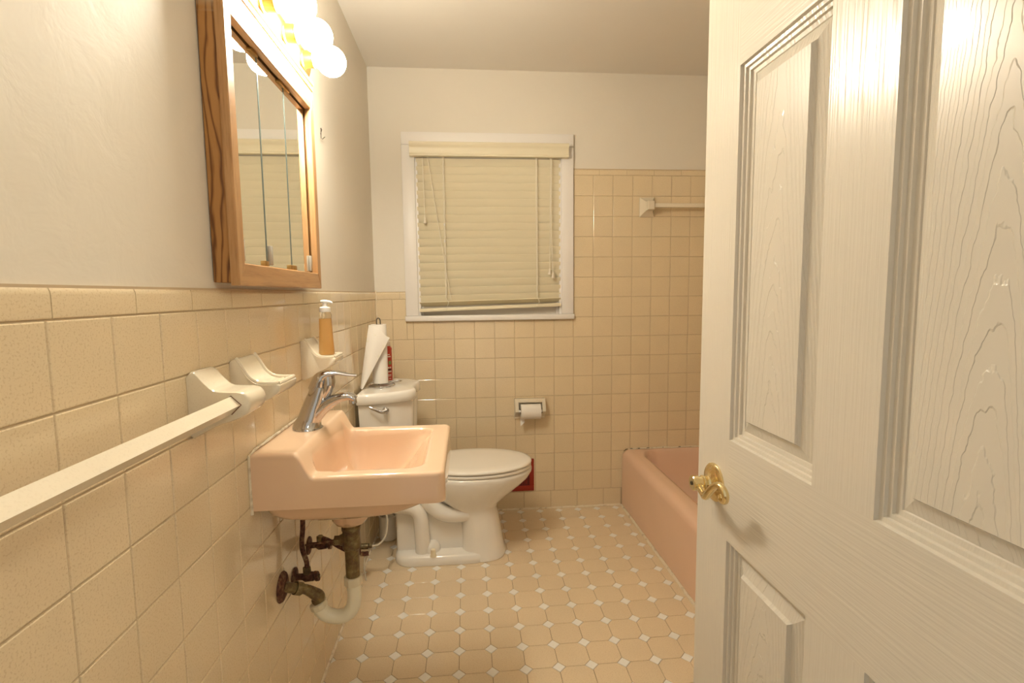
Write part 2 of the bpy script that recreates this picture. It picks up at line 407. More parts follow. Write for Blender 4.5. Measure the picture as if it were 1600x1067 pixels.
# floor: octagons and dots
q = 0.9945*U; FX, FY = 3.9615*U, -6.2645*U; HD = 0.208*q
XT = 1.334
def clip(poly, x0, x1, y0, y1):
    for ax, lim, sgn in ((0, x0, 1), (0, x1, -1), (1, y0, 1), (1, y1, -1)):
        out = []
        for i in range(len(poly)):
            A, B2 = poly[i-1], poly[i]
            ia, ib = sgn*(A[ax]-lim) >= 0, sgn*(B2[ax]-lim) >= 0
            if ia != ib:
                t = (lim-A[ax])/(B2[ax]-A[ax]); out.append((A[0]+(B2[0]-A[0])*t, A[1]+(B2[1]-A[1])*t))
            if ib: out.append(B2)
        poly = out
        if not poly: return []
    return poly
def poly_in(poly, d):   # shrink a convex polygon towards its centre, near enough for a chamfer
    cx = sum(p[0] for p in poly)/len(poly); cy = sum(p[1] for p in poly)/len(poly)
    out = []
    for x, y in poly:
        l = sqrt((x-cx)**2+(y-cy)**2) or 1
        out.append((x-(x-cx)/l*d, y-(y-cy)/l*d))
    return out
FM = {}
def floor_piece(name, shape, cx, cy, mat, far=None):
    poly = [(cx+x, cy+y) for x, y in shape]
    cl = clip(poly, 0.003, XT, YF, -0.003)
    if len(cl) < 3: return
    A = abs(sum(cl[i-1][0]*cl[i][1]-cl[i][0]*cl[i-1][1] for i in range(len(cl))))/2
    if A < 6e-5: return
    full = len(cl) == len(poly) and all(abs(a[0]-b2[0])+abs(a[1]-b2[1]) < 1e-9 for a, b2 in zip(cl, poly))
    loc = [(x-cx, y-cy) for x, y in cl]
    rings = [[(x, y, -0.0035) for x, y in loc], [(x, y, -0.0008) for x, y in loc], [(x, y, 0) for x, y in poly_in(loc, 0.0012)]]
    mb = MB().loft(rings, False, True)
    if far is not None:
        far.add([(x+cx, y+cy, z) for x, y, z in mb.v], mb.f); return
    key = name if full else None
    if key and key in FM: me = FM[key]
    else:
        me = bpy.data.meshes.new(name); me.from_pydata(mb.v, [], mb.f); me.update(); finish(me, 12); me.materials.append(MAT[mat])
        if key: FM[key] = me
    o = bpy.data.objects.new(name, me); C.objects.link(o); o.parent = fl; o.location = (cx, cy, 0)
gh = 0.0007
h = q/2 - gh; e = q/2 - HD - gh*0.4
OCT = [(h, -e), (h, e), (e, h), (-e, h), (-h, e), (-h, -e), (-e, -h), (e, -h)]
hd = HD - gh*1.4
DOT = [(hd, 0), (0, hd), (-hd, 0), (0, -hd)]
farO, farD = MB(), MB()
for i in range(-6, 11):
    for j in range(-9, 20):
        ox, oy = FX + (i+0.5)*q, FY - (j+0.5)*q
        floor_piece('octagon_tile', OCT, ox, oy, 'floor_tile', farO if oy < -1.52 else None)
        dx, dy = FX + i*q, FY - j*q
        floor_piece('dot_tile', DOT, dx, dy, 'floor_dot', farD if dy < -1.52 else None)
tag(build('octagon_tiles', farO, 'floor_tile', fl, None), kind='stuff')
tag(build('dot_tiles', farD, 'floor_dot', fl, None), kind='stuff')

# caulk lines
def caulk(name, path, r, label, n=7):
    P = []
    for i in range(len(path)-1):
        a, b2 = Vector(path[i]), Vector(path[i+1]); k = max(2, int((b2-a).length/0.02))
        P += [a + (b2-a)*t/k for t in range(k)]
    P.append(Vector(path[-1]))
    rad = [(r*random.uniform(0.75, 1.25), r*random.uniform(0.75, 1.25)) for _ in P]
    return tag(build(name, MB().sweep(P, rad, n), 'caulk'), label, kind='structure')
caulk('trim_1', [(1.334, -0.01, 0.002), (1.334, -1.5, 0.002)], 0.007, 'white caulk line along the foot of the bathtub')
caulk('trim_2', [(0.0, -0.002, 0.002), (1.33, -0.002, 0.002)], 0.006, 'grimy white caulk along the foot of the far wall')
caulk('trim_3', [(0.001, -2.4, 0.002), (0.001, -0.01, 0.002)], 0.006, 'grey caulk along the foot of the left wall')
caulk('trim_4', [(-0.001, 0.001, 1.0), (-0.001, 0.001, 1.232)], 0.005, 'white caulk in the corner of left and far wall')

# ------------------------------------------------------------------ window
win = thing('window_1', (0.606, 0, 1.068), 'white framed window in the far wall', None); win['kind'] = 'structure'
def trim_prof(mb, x0, x1, z0, z1): mb.rbox((x0, -0.014, z0), (x1, 0.012, z1), 0.003)
for nm, a in (('side_casing', (WX0, OX0, WZ0+0.03, WZ1-0.0655)), ('side_casing', (OX1, WX1, WZ0+0.03, WZ1-0.0655)), ('head_casing', (WX0, WX1, WZ1-0.065, WZ1))):
    mb = MB(); trim_prof(mb, *a); build(nm, mb, 'window_paint', win)
build('sill', MB().rbox((WX0-0.004, -0.024, WZ0), (WX1+0.004, 0.100, WZ0+0.029), 0.005), 'window_paint', win)
for a, b2 in ((OX0-0.001, OX0+0.012), (OX1-0.012, OX1+0.001)):
    build('jamb', MB().box((a, 0.0, OZ0), (b2, 0.10, OZ1)), 'window_paint', win)
build('stop', MB().rbox((OX0+0.012, 0.028, OZ0), (OX0+0.024, 0.0395, OZ1), 0.002), 'window_paint', win)
build('stop', MB().rbox((OX1-0.024, 0.028, OZ0), (OX1-0.012, 0.0395, OZ1), 0.002), 'window_paint', win)
sash = build('sash', MB().box((OX0+0.012, 0.040, OZ0), (OX1-0.012, 0.095, OZ0+0.07)).box((OX0+0.012, 0.040, OZ1-0.05), (OX1-0.012, 0.095, OZ1))
      .box((OX0+0.012, 0.040, OZ0+0.07), (OX0+0.06, 0.095, OZ1-0.05)).box((OX1-0.06, 0.040, OZ0+0.07), (OX1-0.012, 0.095, OZ1-0.05))
      .box((OX0+0.06, 0.040, 1.52), (OX1-0.06, 0.095, 1.56)), 'sash_paint', win, None)
build('pane', MB().box((OX0+0.055, 0.077, OZ0+0.065), (OX1-0.055, 0.081, 1.525)), 'pane_glass', sash, None)
build('pane', MB().box((OX0+0.055, 0.077, 1.555), (OX1-0.055, 0.081, OZ1-0.045)), 'pane_glass', sash, None)

# blind
bl = thing('window_blind', (0.606, -0.02, 1.12), 'cream horizontal slat blind closed over the window', 'blind')
prof = [(-0.014, 1.915), (-0.048, 1.915), (-0.050, 1.922), (-0.046, 1.928), (-0.046, 1.955), (-0.050, 1.962), (-0.056, 1.970), (-0.058, 1.980), (-0.054, 1.984), (-0.014, 1.984)]
build('valance', MB().extrude(prof, 'x', 0.200, 1.024), 'blind_vinyl', bl, 30)
for xx in (0.2, 1.010): pass
build('headrail', MB().box((0.226, -0.014, 1.925), (0.988, 0.02, 1.975)), 'blind_vinyl', bl, None)
SY = 0.003
def slat(zc, tilt, dz=0.0, yoff=0.0, w=0.050, x0=0.228, x1=0.986, th=0.0030):
    # dz: how much lower the left end hangs; tilt: angle from horizontal, top edge to the room
    rows = []
    for t in (-1, -0.5, 0, 0.5, 1):
        u = t*w/2; c = 0.0016*(1-t*t)
        y = SY + yoff - u*cos(tilt) - c*sin(tilt); z = u*sin(tilt) - c*cos(tilt)*0
        rows.append((y, z))
    ring = rows + [(y + th*sin(tilt), z + th*cos(tilt)) for y, z in reversed(rows)]
    return MB().loft([[(x0, y, zc - dz + z) for y, z in ring], [(x1, y, zc + z) for y, z in ring]])
nsl = 17
for i in range(nsl):
    z = 1.890 - i*0.0412
    build('slat', slat(z, math.radians(65), 0.0012*max(0, i-9)), 'blind_vinyl', bl, 30)
build('slat', slat(1.189, math.radians(68), 0.010, 0.004), 'blind_vinyl', bl, 30)
build('slat', slat(1.172, math.radians(26), 0.016, 0.004), 'blind_vinyl', bl, 30)
mb = MB().rbox((0.228, -0.024, -0.009), (0.986, 0.024, 0.009), 0.004)
mb.v = [(x, y + SY, z + 1.147 - 0.022*(0.986-x)/0.758) for x, y, z in mb.v]
build('bottom_rail', mb, 'blind_vinyl', bl, 30)
def cord(name, pts, r=0.0015): return build(name, MB().sweep(pts, r, 5), 'cord_white', bl)
YC = -0.024
for x in (0.366, 0.852):
    pts = []
    for i in range(34): pts.append((x + 0.0022*(i % 2), YC + 0.002*(i % 2), 1.915 - i*0.0212))
    pts += [(x+0.002, YC, 1.19), (x+0.016, YC-0.004, 1.165), (x+0.001, YC-0.002, 1.125 + (x-0.23)*0.03)]
    cord('ladder_cord', pts)
    cord('ladder_cord', [(x+0.006, YC+0.002, 1.915), (x+0.006, YC+0.003, 1.20)])
cord('tilt_cord', [(0.264, YC-0.004, 1.915), (0.269, YC-0.004, 1.605)])
cord('tilt_cord', smooth([(0.290, YC-0.004, 1.915), (0.330, YC-0.006, 1.62), (0.362, YC-0.006, 1.40), (0.395, YC-0.004, 1.180)]))
cord('lift_cord', [(0.930, YC-0.004, 1.915), (0.9225, YC-0.006, 1.335)])
cord('lift_cord', smooth([(0.936, YC-0.004, 1.915), (0.932, YC-0.006, 1.6), (0.940, YC-0.006, 1.32)]))
for x, z in ((0.2695, 1.582), (0.9225, 1.312), (0.9405, 1.293)):
    build('tassel', MB().lathe((x, YC-0.006, z+0.03), (0, 0, -1), [(0.002, 0), (0.0042, 0.004), (0.005, 0.014), (0.0085, 0.028), (0.009, 0.034), (0.006, 0.036)], 14), 'tassel_ivory', bl)
for z in (1.578, 1.494):
    build('cord_joiner', MB().sweep([(0.369, YC-0.002, z), (0.369, YC-0.002, z-0.013)], 0.0035, 8), 'pump_white', bl)

# ------------------------------------------------------------------ door, open ninety degrees, with lever handle
DX = 0.90; DY0, DY1 = -1.864, -2.573
door = thing('door_1', (DX, DY1, 0.012), 'white six panel door standing open on the right', None); door['kind'] = 'structure'
TH = 0.035; ZT = 2.03
build('core', MB().box((DX+0.0185, DY1, 0.012), (DX+TH, DY0-0.0005, ZT)), 'door_upright', door, None)
PY = [(-1.971, -2.170), (-2.267, -2.466)]
PZ = [(0.235, 0.797), (0.968, 1.552), (1.652, 1.915)]
def face(y0, y1, z0, z1): return MB().box((DX, min(y0, y1), z0), (DX+0.0190, max(y0, y1), z1))
build('stile', face(DY0, PY[0][0], 0.012, ZT), 'door_upright', door, None)
build('stile', face(PY[1][1], DY1, 0.012, ZT), 'door_upright', door, None)
zr = [0.012, PZ[0][0], PZ[0][1], PZ[1][0], PZ[1][1], PZ[2][0], PZ[2][1], ZT]
for k in range(4): build('rail', face(PY[0][0], PY[1][1], zr[2*k], zr[2*k+1]), 'door_rail', door, None)
for z0, z1 in PZ: build('mullion', face(PY[0][1], PY[1][0], z0, z1), 'door_upright', door, None)
MOULD = [(0, 0), (0.0015, 0.0045), (0.0060, 0.0055), (0.0072, 0.0090), (0.0115, 0.0100), (0.0126, 0.0135), (0.0180, 0.0150), (0.0190, 0.0165)]
for ya, yb2 in PY:
    for z0, z1 in PZ:
        rings = [[(DX+d, ya-i, z0+i), (DX+d, yb2+i, z0+i), (DX+d, yb2+i, z1-i), (DX+d, ya-i, z1-i)] for i, d in MOULD]
        def pr_ring(i, d): return [(DX+d, ya-i, z0+i), (DX+d, yb2+i, z0+i), (DX+d, yb2+i, z1-i), (DX+d, ya-i, z1-i)]
        pn = build('panel', MB().loft([rings[-1], pr_ring(0.0375, 0.0095), pr_ring(0.0410, 0.0035)], False, True), 'door_panel', door, None)
        build('moulding', MB().loft(rings, False, False), 'door_upright', pn, 25)
HY, HZ = -1.927, 0.881
hd_ = build('lever_handle', MB().lathe((DX, HY, HZ), (-1, 0, 0), [(0.033, 0), (0.033, 0.003), (0.0305, 0.0055), (0.024, 0.0068), (0.017, 0.009), (0.0125, 0.0125), (0.0115, 0.016), (0.0125, 0.018), (0.0125, 0.023), (0.0105, 0.0245), (0.0105, 0.030), (0.0128, 0.0315), (0.0128, 0.040), (0.0115, 0.0415)], 32), 'brass_polished', door)
hd_['label'] = 'polished brass lever handle'
lv = smooth([(0.8685, -1.930, 0.878), (0.8665, -1.948, 0.877), (0.862, -1.966, 0.877), (0.857, -1.982, 0.880), (0.855, -1.998, 0.894), (0.856, -2.013, 0.909), (0.857, -2.028, 0.914), (0.859, -2.039, 0.906), (0.862, -2.034, 0.893), (0.864, -2.020, 0.888), (0.865, -2.012, 0.893)], 5)
nr = len(lv)
build('lever', MB().sweep(lv, [(0.0078 - 0.0032*i/nr, 0.0072 - 0.0030*i/nr) for i in range(nr)], 12, side=(1, 0, 0)), 'brass_polished', hd_)
build('lock_button', MB().lathe((DX-0.0412, HY, HZ), (-1, 0, 0), [(0.0035, 0), (0.0035, 0.0016), (0.0015, 0.0017), (0.0012, -0.001)], 12), 'wire_dark', hd_)

# ------------------------------------------------------------------ bathtub
def edge_list(a, b2, n, r):
    ks = [0, 0.12, 0.3, 0.55, 0.8, 1.0]
    L1 = [a + r*k for k in ks]; L2 = [b2 - r*k for k in reversed(ks)]
    mid = [a+r + (b2-a-2*r)*i/n for i in range(1, n)]
    return L1 + mid + L2
def height_slab(xl, yl, zf, zbot, R=0.0, corners=(), cap=True):
    x0, x1, y0, y1 = xl[0], xl[-1], yl[0], yl[-1]
    nx, ny = len(xl), len(yl)
    def rc(x, y):
        for sx_, sy_ in corners:
            cx_, cy_ = (x1-R if sx_ > 0 else x0+R), (y1-R if sy_ > 0 else y0+R)
            dx, dy = x-cx_, y-cy_
            if dx*sx_ > 0 and dy*sy_ > 0:
                l = sqrt(dx*dx+dy*dy); k = max(abs(dx), abs(dy))/l
                return cx_+dx*k, cy_+dy*k
        return x, y
    vs = []
    for y in yl:
        for x in xl:
            X, Y = rc(x, y); vs.append((X, Y, zf(x, y)))
    fs = [(j*nx+i, j*nx+i+1, (j+1)*nx+i+1, (j+1)*nx+i) for j in range(ny-1) for i in range(nx-1)]
    loop = [i for i in range(nx)] + [j*nx+nx-1 for j in range(1, ny)] + [(ny-1)*nx+i for i in range(nx-2, -1, -1)] + [j*nx for j in range(ny-2, 0, -1)]
    base = len(vs)
    zb = zbot if callable(zbot) else (lambda x, y: zbot)
    for k in loop: vs.append((vs[k][0], vs[k][1], zb(vs[k][0], vs[k][1])))
    n = len(loop)
    for k in range(n): fs.append((loop[k], base+k, base+(k+1) % n, loop[(k+1) % n]))
    if cap: fs.append(tuple(base+k for k in range(n)))
    return MB().add(vs, fs)
def rrect(x, y, cx, cy, hx, hy, r):
    qx, qy = abs(x-cx)-(hx-r), abs(y-cy)-(hy-r)
    return sqrt(max(qx, 0)**2+max(qy, 0)**2) + min(max(qx, qy), 0) - r
def rnd(e, r):
    return 0 if e >= r else r - sqrt(max(0, r*r-(r-e)**2))
TX0, TX1, TY0, TY1, TZ = 1.338, 2.092, -1.545, -0.004, 0.322
def tub_z(x, y):
    z = TZ - rnd(x-TX0, 0.045)*0.9
    s = -rrect(x, y, (TX0+TX1)/2+0.012, (TY0+TY1)/2, 0.275, 0.742, 0.10)
    if s > -0.03:
        t = max(0, min(1, (s+0.03)/0.17)); z -= 0.27*(1-(1-t)**2.6)*sstep(-0.03, 0.02, s)
    return z
tb = thing('bathtub', (1.7, -0.77, 0), 'pink porcelain bathtub along the far right behind the door', 'bathtub')
build('tub_body', height_slab(edge_list(TX0, TX1, 44, 0.05), edge_list(TY0, TY1, 70, 0.02), tub_z, 0.001), 'porcelain_pink_shaded', tb, 60)
build('caulk_bead', MB().sweep([(TX0+0.035, -0.004, TZ+0.002)] + [(TX0+0.05+0.04*i, -0.003, TZ+0.003+0.001*(i % 3)) for i in range(18)], [random.uniform(0.003, 0.005) for _ in range(19)], 6), 'caulk', tb)

for xa, xe in ((1.346, 1.372), (1.378, 1.404), (1.415, 1.452), (1.47, 1.505), (1.56, 1.59), (1.66, 1.685)):  # dark strips standing for cracks along the tub and wall joint
    build('joint_crack', MB().sweep([(xa, -0.0045, TZ+0.0045 - (0.012 if xa < 1.36 else 0)), ((xa+xe)/2, -0.0055, TZ+0.0062 - (0.004 if xa < 1.36 else 0)), (xe, -0.0045, TZ+0.005)], [0.0008, 0.0022, 0.0008], 6), 'cabinet_dark', tb)

# ------------------------------------------------------------------ wall-mounted sink
SX1, SY0, SY1 = 0.421, -1.630, -1.200
sk = thing('sink', (0.2, -1.415, 0.70), 'peach porcelain wall-mounted sink with stepped back ledge', 'sink')
def sink_z(x, y):
    s1 = sstep(0.096, 0.134, x)
    z = 0.868*(1-s1) + 0.8135*s1
    e = min(SX1-x, y-SY0, SY1-y)
    z -= rnd(e, 0.011)
    s = -rrect(x, y, 0.243, -1.417, 0.126, 0.172, 0.035)
    if s > -0.006:
        t = max(0, min(1, (s+0.006)/0.072)); z -= 0.134*(1-0.75*sstep(0.24, 0.369, x))*(1-(1-t)**2.8)*sstep(-0.006, 0.006, s)
    # small soap-spout notches in the near and far lips
    for yy in (-1.588, -1.246):
        d = sqrt(((x-0.175)/0.012)**2 + ((y-yy)/0.012)**2)
        if d < 1: z -= 0.004*(1-d*d)
    return z
xl = [0.001] + [0.001 + (SX1-0.012)*i/118 for i in range(1, 118)]
xl = [x for x in xl if x < SX1-0.0125] + [SX1-0.011+0.011*k for k in (0, 0.2, 0.45, 0.7, 0.88, 1.0)]
build('basin', height_slab(xl, edge_list(SY0, SY1, 118, 0.011), sink_z, 0.742, 0.022, ((1, 1), (1, -1)), False), 'porcelain_peach', sk, 50)
def rring(x0, x1, y0, y1, r, z, n=6):
    out = []
    for cx_, cy_, a0 in ((x1-r, y1-r, 0), (x0+r, y1-r, pi/2), (x0+r, y0+r, pi), (x1-r, y0+r, 1.5*pi)):
        for k in range(n+1):
            a = a0 + pi/2*k/n; out.append((cx_+r*cos(a), cy_+r*sin(a), z))
    return out
build('bowl_underside', MB().loft([rring(0.001, 0.4205, -1.6295, -1.2005, 0.021, 0.7422), rring(0.003, 0.398, -1.614, -1.216, 0.03, 0.7412), rring(0.006, 0.385, -1.608, -1.222, 0.04, 0.732), rring(0.010, 0.355, -1.602, -1.228, 0.05, 0.716), rring(0.018, 0.330, -1.595, -1.238, 0.06, 0.704), rring(0.045, 0.280, -1.565, -1.265, 0.08, 0.686), rring(0.085, 0.245, -1.50, -1.33, 0.08, 0.674), rring(0.110, 0.210, -1.465, -1.365, 0.05, 0.668), rring(0.112, 0.208, -1.463, -1.367, 0.048, 0.626), rring(0.120, 0.200, -1.455, -1.375, 0.040, 0.614), rring(0.135, 0.185, -1.44, -1.39, 0.025, 0.612)], False, True), 'porcelain_peach', sk, 60)
build('drain_ring', MB().lathe((0.195, -1.415, 0.6795), (0, 0, 1), [(0.024, 0), (0.024, 0.003), (0.018, 0.004), (0.012, 0.002)], 20), 'chrome', sk)
build('caulk_bead', MB().sweep([(0.002, SY0-0.001, 0.735), (0.002, SY0-0.002, 0.80), (0.002, SY0-0.001, 0.866), (0.003, SY0+0.03, 0.871)] + [(0.004, SY0+0.03+0.025*i, 0.871+0.001*(i % 2)) for i in range(1, 16)], [random.uniform(0.0025, 0.004) for _ in range(19)], 7), 'caulk', sk)

# faucet
fa = thing('faucet', (0.06, -1.41, 0.868), 'chrome single lever faucet on the back ledge of the sink', 'faucet')
FYc = -1.41
def pth(pts): return [(x, FYc, z) for x, z in pts]
build('base_flange', MB().sweep([(0.060, FYc, 0.8683), (0.060, FYc, 0.871), (0.061, FYc, 0.876), (0.064, FYc, 0.885), (0.0685, FYc, 0.900)], [(0.043, 0.037), (0.043, 0.037), (0.040, 0.035), (0.034, 0.031), (0.0285, 0.0275)], 28, side=(0, 1, 0)), 'chrome', fa, 60)
bp_ = smooth(pth([(0.064, 0.885), (0.074, 0.915), (0.087, 0.950), (0.097, 0.978)]), 4)
build('body', MB().sweep(bp_, lerp_list([(0.033, 0.030), (0.0285, 0.0275), (0.026, 0.0245), (0.025, 0.021)], 4), 24, side=(0, 1, 0)), 'chrome', fa, 60)
sp = smooth(pth([(0.082, 0.905), (0.110, 0.929), (0.142, 0.945), (0.168, 0.949), (0.184, 0.941)]), 5)
spo = build('spout', MB().sweep(sp, lerp_list([(0.025, 0.022), (0.022, 0.0175), (0.020, 0.0125), (0.018, 0.0105), (0.015, 0.009)], 5), 20, side=(0, 1, 0)), 'chrome', fa, 60)
build('aerator', MB().lathe((0.176, FYc, 0.944), (0.10, 0, -1), [(0.010, 0), (0.0105, 0.014), (0.008, 0.0145)], 18), 'chrome', spo)
hn = smooth(pth([(0.088, 0.968), (0.099, 0.997), (0.116, 1.008), (0.142, 1.010), (0.168, 1.005), (0.190, 1.003)]), 5)
lev = build('lever', MB().sweep(hn, lerp_list([(0.025, 0.0225), (0.0265, 0.019), (0.023, 0.0105), (0.017, 0.0058), (0.0135, 0.0042), (0.010, 0.003)], 5), 20, side=(0, 1, 0)), 'chrome', fa, 60)
build('cartridge_cap', MB().sweep(smooth(pth([(0.117, 1.004), (0.118, 0.985), (0.112, 0.965), (0.104, 0.950)]), 4), lerp_list([(0.019, 0.015), (0.0215, 0.0165), (0.0195, 0.015), (0.0165, 0.012)], 4), 18, side=(0, 1, 0)), 'chrome', lev, 60)
build('set_screw_cap', MB().lathe((0.1325, FYc, 0.985), (1, 0, 0.2), [(0.003, -0.002), (0.003, 0.001), (0.0015, 0.0012)], 10), 'wire_dark', lev)

# drain plumbing
dr = thing('sink_drain', (0.160, -1.415, 0.33), 'corroded drain tailpiece with cream plastic trap under the sink', 'drain pipe')
DXc, DYc = 0.160, -1.415
build('tailpiece', MB().lathe((DXc, DYc, 0.6135), (0, 0, -1), [(0.0215, 0), (0.0215, 0.010), (0.0245, 0.014), (0.0245, 0.022), (0.0225, 0.026), (0.0235, 0.050), (0.0235, 0.072), (0.0205, 0.076), (0.0188, 0.080), (0.0180, 0.158)], 24), 'corroded_metal', dr)
tee = build('popup_tee', MB().sweep([(DXc-0.006, DYc, 0.568), (DXc-0.022, DYc, 0.563), (DXc-0.030, DYc, 0.562)], [0.0245, 0.016, 0.014], 16), 'corroded_metal', dr)
build('nut', MB().lathe((DXc-0.028, DYc, 0.562), (-1, 0, 0), [(0.0135, 0), (0.0135, 0.016), (0.007, 0.017)], 6), 'corroded_metal', tee, 20)
build('pivot_rod', MB().sweep([(DXc-0.042, DYc, 0.562), (DXc-0.085, DYc-0.001, 0.558), (0.040, DYc-0.002, 0.554)], [0.0042, 0.0032, 0.0028], 8), 'rusty_metal', tee)
build('trap_nut', MB().lathe((DXc, DYc, 0.462), (0, 0, -1), [(0.0225, 0), (0.0245, 0.004), (0.0245, 0.022), (0.021, 0.024)], 10), 'pvc_dirty', dr, 25)
tr = smooth([(DXc, DYc, 0.450), (DXc+0.001, DYc, 0.420), (DXc, DYc, 0.393), (DXc-0.007, DYc-0.001, 0.369), (DXc-0.026, DYc-0.003, 0.353), (DXc-0.052, DYc-0.004, 0.352), (DXc-0.078, DYc-0.006, 0.365), (DXc-0.092, DYc-0.007, 0.388)], 6)
build('trap_bend', MB().sweep(tr, 0.0185, 18, side=(0, 1, 0)), 'pvc_cream', dr)
build('slip_nut', MB().lathe((0.072, DYc-0.006, 0.380), (-0.35, 0, 1), [(0.020, 0), (0.0225, 0.003), (0.0225, 0.016), (0.019, 0.018)], 10), 'pvc_dirty', dr, 25)
arm = smooth([(0.064, -1.422, 0.398), (0.072, -1.424, 0.412), (0.066, -1.430, 0.424), (0.046, -1.442, 0.446), (0.030, -1.456, 0.458), (0.001, -1.482, 0.480)], 6)
build('wall_arm', MB().sweep(arm, lerp_list([0.0150, 0.0155, 0.0155, 0.0125, 0.0125, 0.0135], 6), 16), 'corroded_metal', dr)
build('coupling', MB().sweep([(0.036, -1.451, 0.454), (0.024, -1.461, 0.463)], 0.0165, 14), 'corroded_metal', dr, 25)
build('escutcheon', MB().lathe((0.0005, -1.484, 0.481), (1, 0, 0), [(0.038, 0), (0.036, 0.004), (0.030, 0.007), (0.018, 0.008)], 24), 'rusty_metal', dr)

# shut-off valves with their supply pipes
def valve(name, y, z, label, pipe, hz):
    t = thing(name, (0, y, z), label, 'valve', 'shut-off valves under the sink')
    build('wall_flange', MB().lathe((0.0005, y, z), (1, 0, 0), [(0.026, 0), (0.025, 0.003), (0.012, 0.006)], 20), 'rusty_metal', t)
    build('valve_body', MB().sweep([(0.004, y, z), (0.022, y, z), (0.030, y, z), (0.052, y, z)], [0.0085, 0.0085, 0.0135, 0.012], 12), 'rusty_metal', t)
    hb = build('handle', MB().sweep([(0.056, y, z), (0.064, y, z)], [(0.011, 0.022), (0.010, 0.021)], 18, side=(0, 0.8, 0.6)), 'rusty_metal', t)
    build('stem', MB().sweep([(0.050, y, z), (0.068, y, z)], 0.0045, 8), 'corroded_metal', hb)
    build('outlet_nut', MB().lathe((0.034, y, z+0.008), (0, 0, 1), [(0.0105, 0), (0.0105, 0.018), (0.008, 0.02)], 6), 'corroded_metal', t, 20)
    build('supply_pipe', MB().sweep(smooth(pipe, 7), 0.0065, 10), 'rusty_metal', t)
valve('angle_valve', -1.395, 0.455, 'rusty shut-off valve beside the drain flange with upright supply pipe', [(0.034, -1.395, 0.478), (0.036, -1.40, 0.50), (0.028, -1.405, 0.545), (0.034, -1.41, 0.60), (0.036, -1.412, 0.635), (0.038, -1.412, 0.664)], 1)
valve('angle_valve', -1.265, 0.478, 'rusty shut-off valve behind the popup rod with looping supply pipe', [(0.036, -1.265, 0.500), (0.060, -1.270, 0.492), (0.100, -1.280, 0.472), (0.146, -1.306, 0.466), (0.158, -1.335, 0.492), (0.138, -1.340, 0.550), (0.112, -1.340, 0.615), (0.103, -1.340, 0.642)], 1)

# ------------------------------------------------------------------ toilet
TYc = -0.41
to = thing('toilet', (0.38, TYc, 0), 'white two-piece toilet with closed lid under the window', 'toilet')
def egg(xb, xf, hw, z, n=40, p=2.0, yc=TYc):
    cx_ = xb + (xf-xb)*0.44; out = []
    for k in range(n):
        a = 2*pi*k/n; c, s_ = cos(a), sin(a)
        r = (abs(c)**p + abs(s_)**p)**(-1/p)
        out.append((cx_ + (xf-cx_ if c > 0 else cx_-xb)*c*r, yc + hw*s_*r, z))
    return out
build('bowl', MB().loft([egg(0.42, 0.640, 0.138, 0.002, p=2.6), egg(0.42, 0.640, 0.138, 0.012, p=2.6), egg(0.425, 0.632, 0.134, 0.025, p=2.6), egg(0.43, 0.622, 0.127, 0.10, p=2.7), egg(0.425, 0.605, 0.120, 0.19, p=2.7), egg(0.40, 0.600, 0.120, 0.225, p=2.5), egg(0.36, 0.618, 0.130, 0.25, p=2.3),
      egg(0.31, 0.665, 0.150, 0.285, p=2.15), egg(0.275, 0.715, 0.167, 0.32), egg(0.25, 0.752, 0.178, 0.352), egg(0.24, 0.768, 0.183, 0.378), egg(0.24, 0.770, 0.183, 0.392), egg(0.245, 0.764, 0.178, 0.399)]), 'porcelain_white', to, 60)
# foot plate with the recessed trapway side
def foot(z, i): return rring(0.130+i, 0.56-i, TYc-0.145+i, TYc+0.145-i, 0.075, z, 8)
build('foot', MB().loft([foot(0.001, 0.002), foot(0.012, 0), foot(0.036, 0.003), foot(0.044, 0.012)]), 'porcelain_white', to, 60)
build('rear_web', MB().rbox((0.137, TYc-0.072, 0.03), (0.48, TYc+0.072, 0.335), 0.012, 3), 'porcelain_white', to, 50)
for sgn in (-1, 1):
    yy = TYc + sgn*0.086
    tw = smooth([(0.140, yy, 0.262), (0.185, yy+sgn*0.004, 0.262), (0.226, yy+sgn*0.006, 0.247), (0.248, yy+sgn*0.006, 0.212), (0.254, yy+sgn*0.006, 0.150), (0.258, yy+sgn*0.006, 0.045)], 5)
    build('trapway', MB().sweep(tw, [(0.032, 0.034)]*len(tw), 18, side=(0, 1, 0)), 'porcelain_white', to, 60)
    build('trapway_foot', MB().lathe((0.292, yy-sgn*0.012, 0.036), (0, 0, 1), [(0.044, 0), (0.043, 0.025), (0.035, 0.044), (0.02, 0.053), (0.004, 0.055)], 22), 'porcelain_white', to, 60)
    tw2 = smooth([(0.205, yy-sgn*0.012, 0.338), (0.262, yy-sgn*0.006, 0.305), (0.302, yy-sgn*0.004, 0.255), (0.345, yy, 0.222), (0.400, yy, 0.210), (0.470, yy, 0.214)], 5)
    build('trapway', MB().sweep(tw2, [(0.034, 0.038)]*len(tw2), 18, side=(0, 1, 0)), 'porcelain_white', to, 60)
    build('bolt_cap', MB().lathe((0.306, TYc+sgn*0.131, 0.040), (0, 0, 1), [(0.0155, 0), (0.012, 0.008), (0.0105, 0.030), (0.008, 0.033)], 16), 'bolt_cap_cream', to)
build('rear_shelf', MB().loft([rring(0.05, 0.36, TYc-0.11, TYc+0.11, 0.05, 0.31), rring(0.04, 0.36, TYc-0.125, TYc+0.125, 0.05, 0.345), rring(0.04, 0.36, TYc-0.125, TYc+0.125, 0.05, 0.395)]), 'porcelain_white', to, 50)
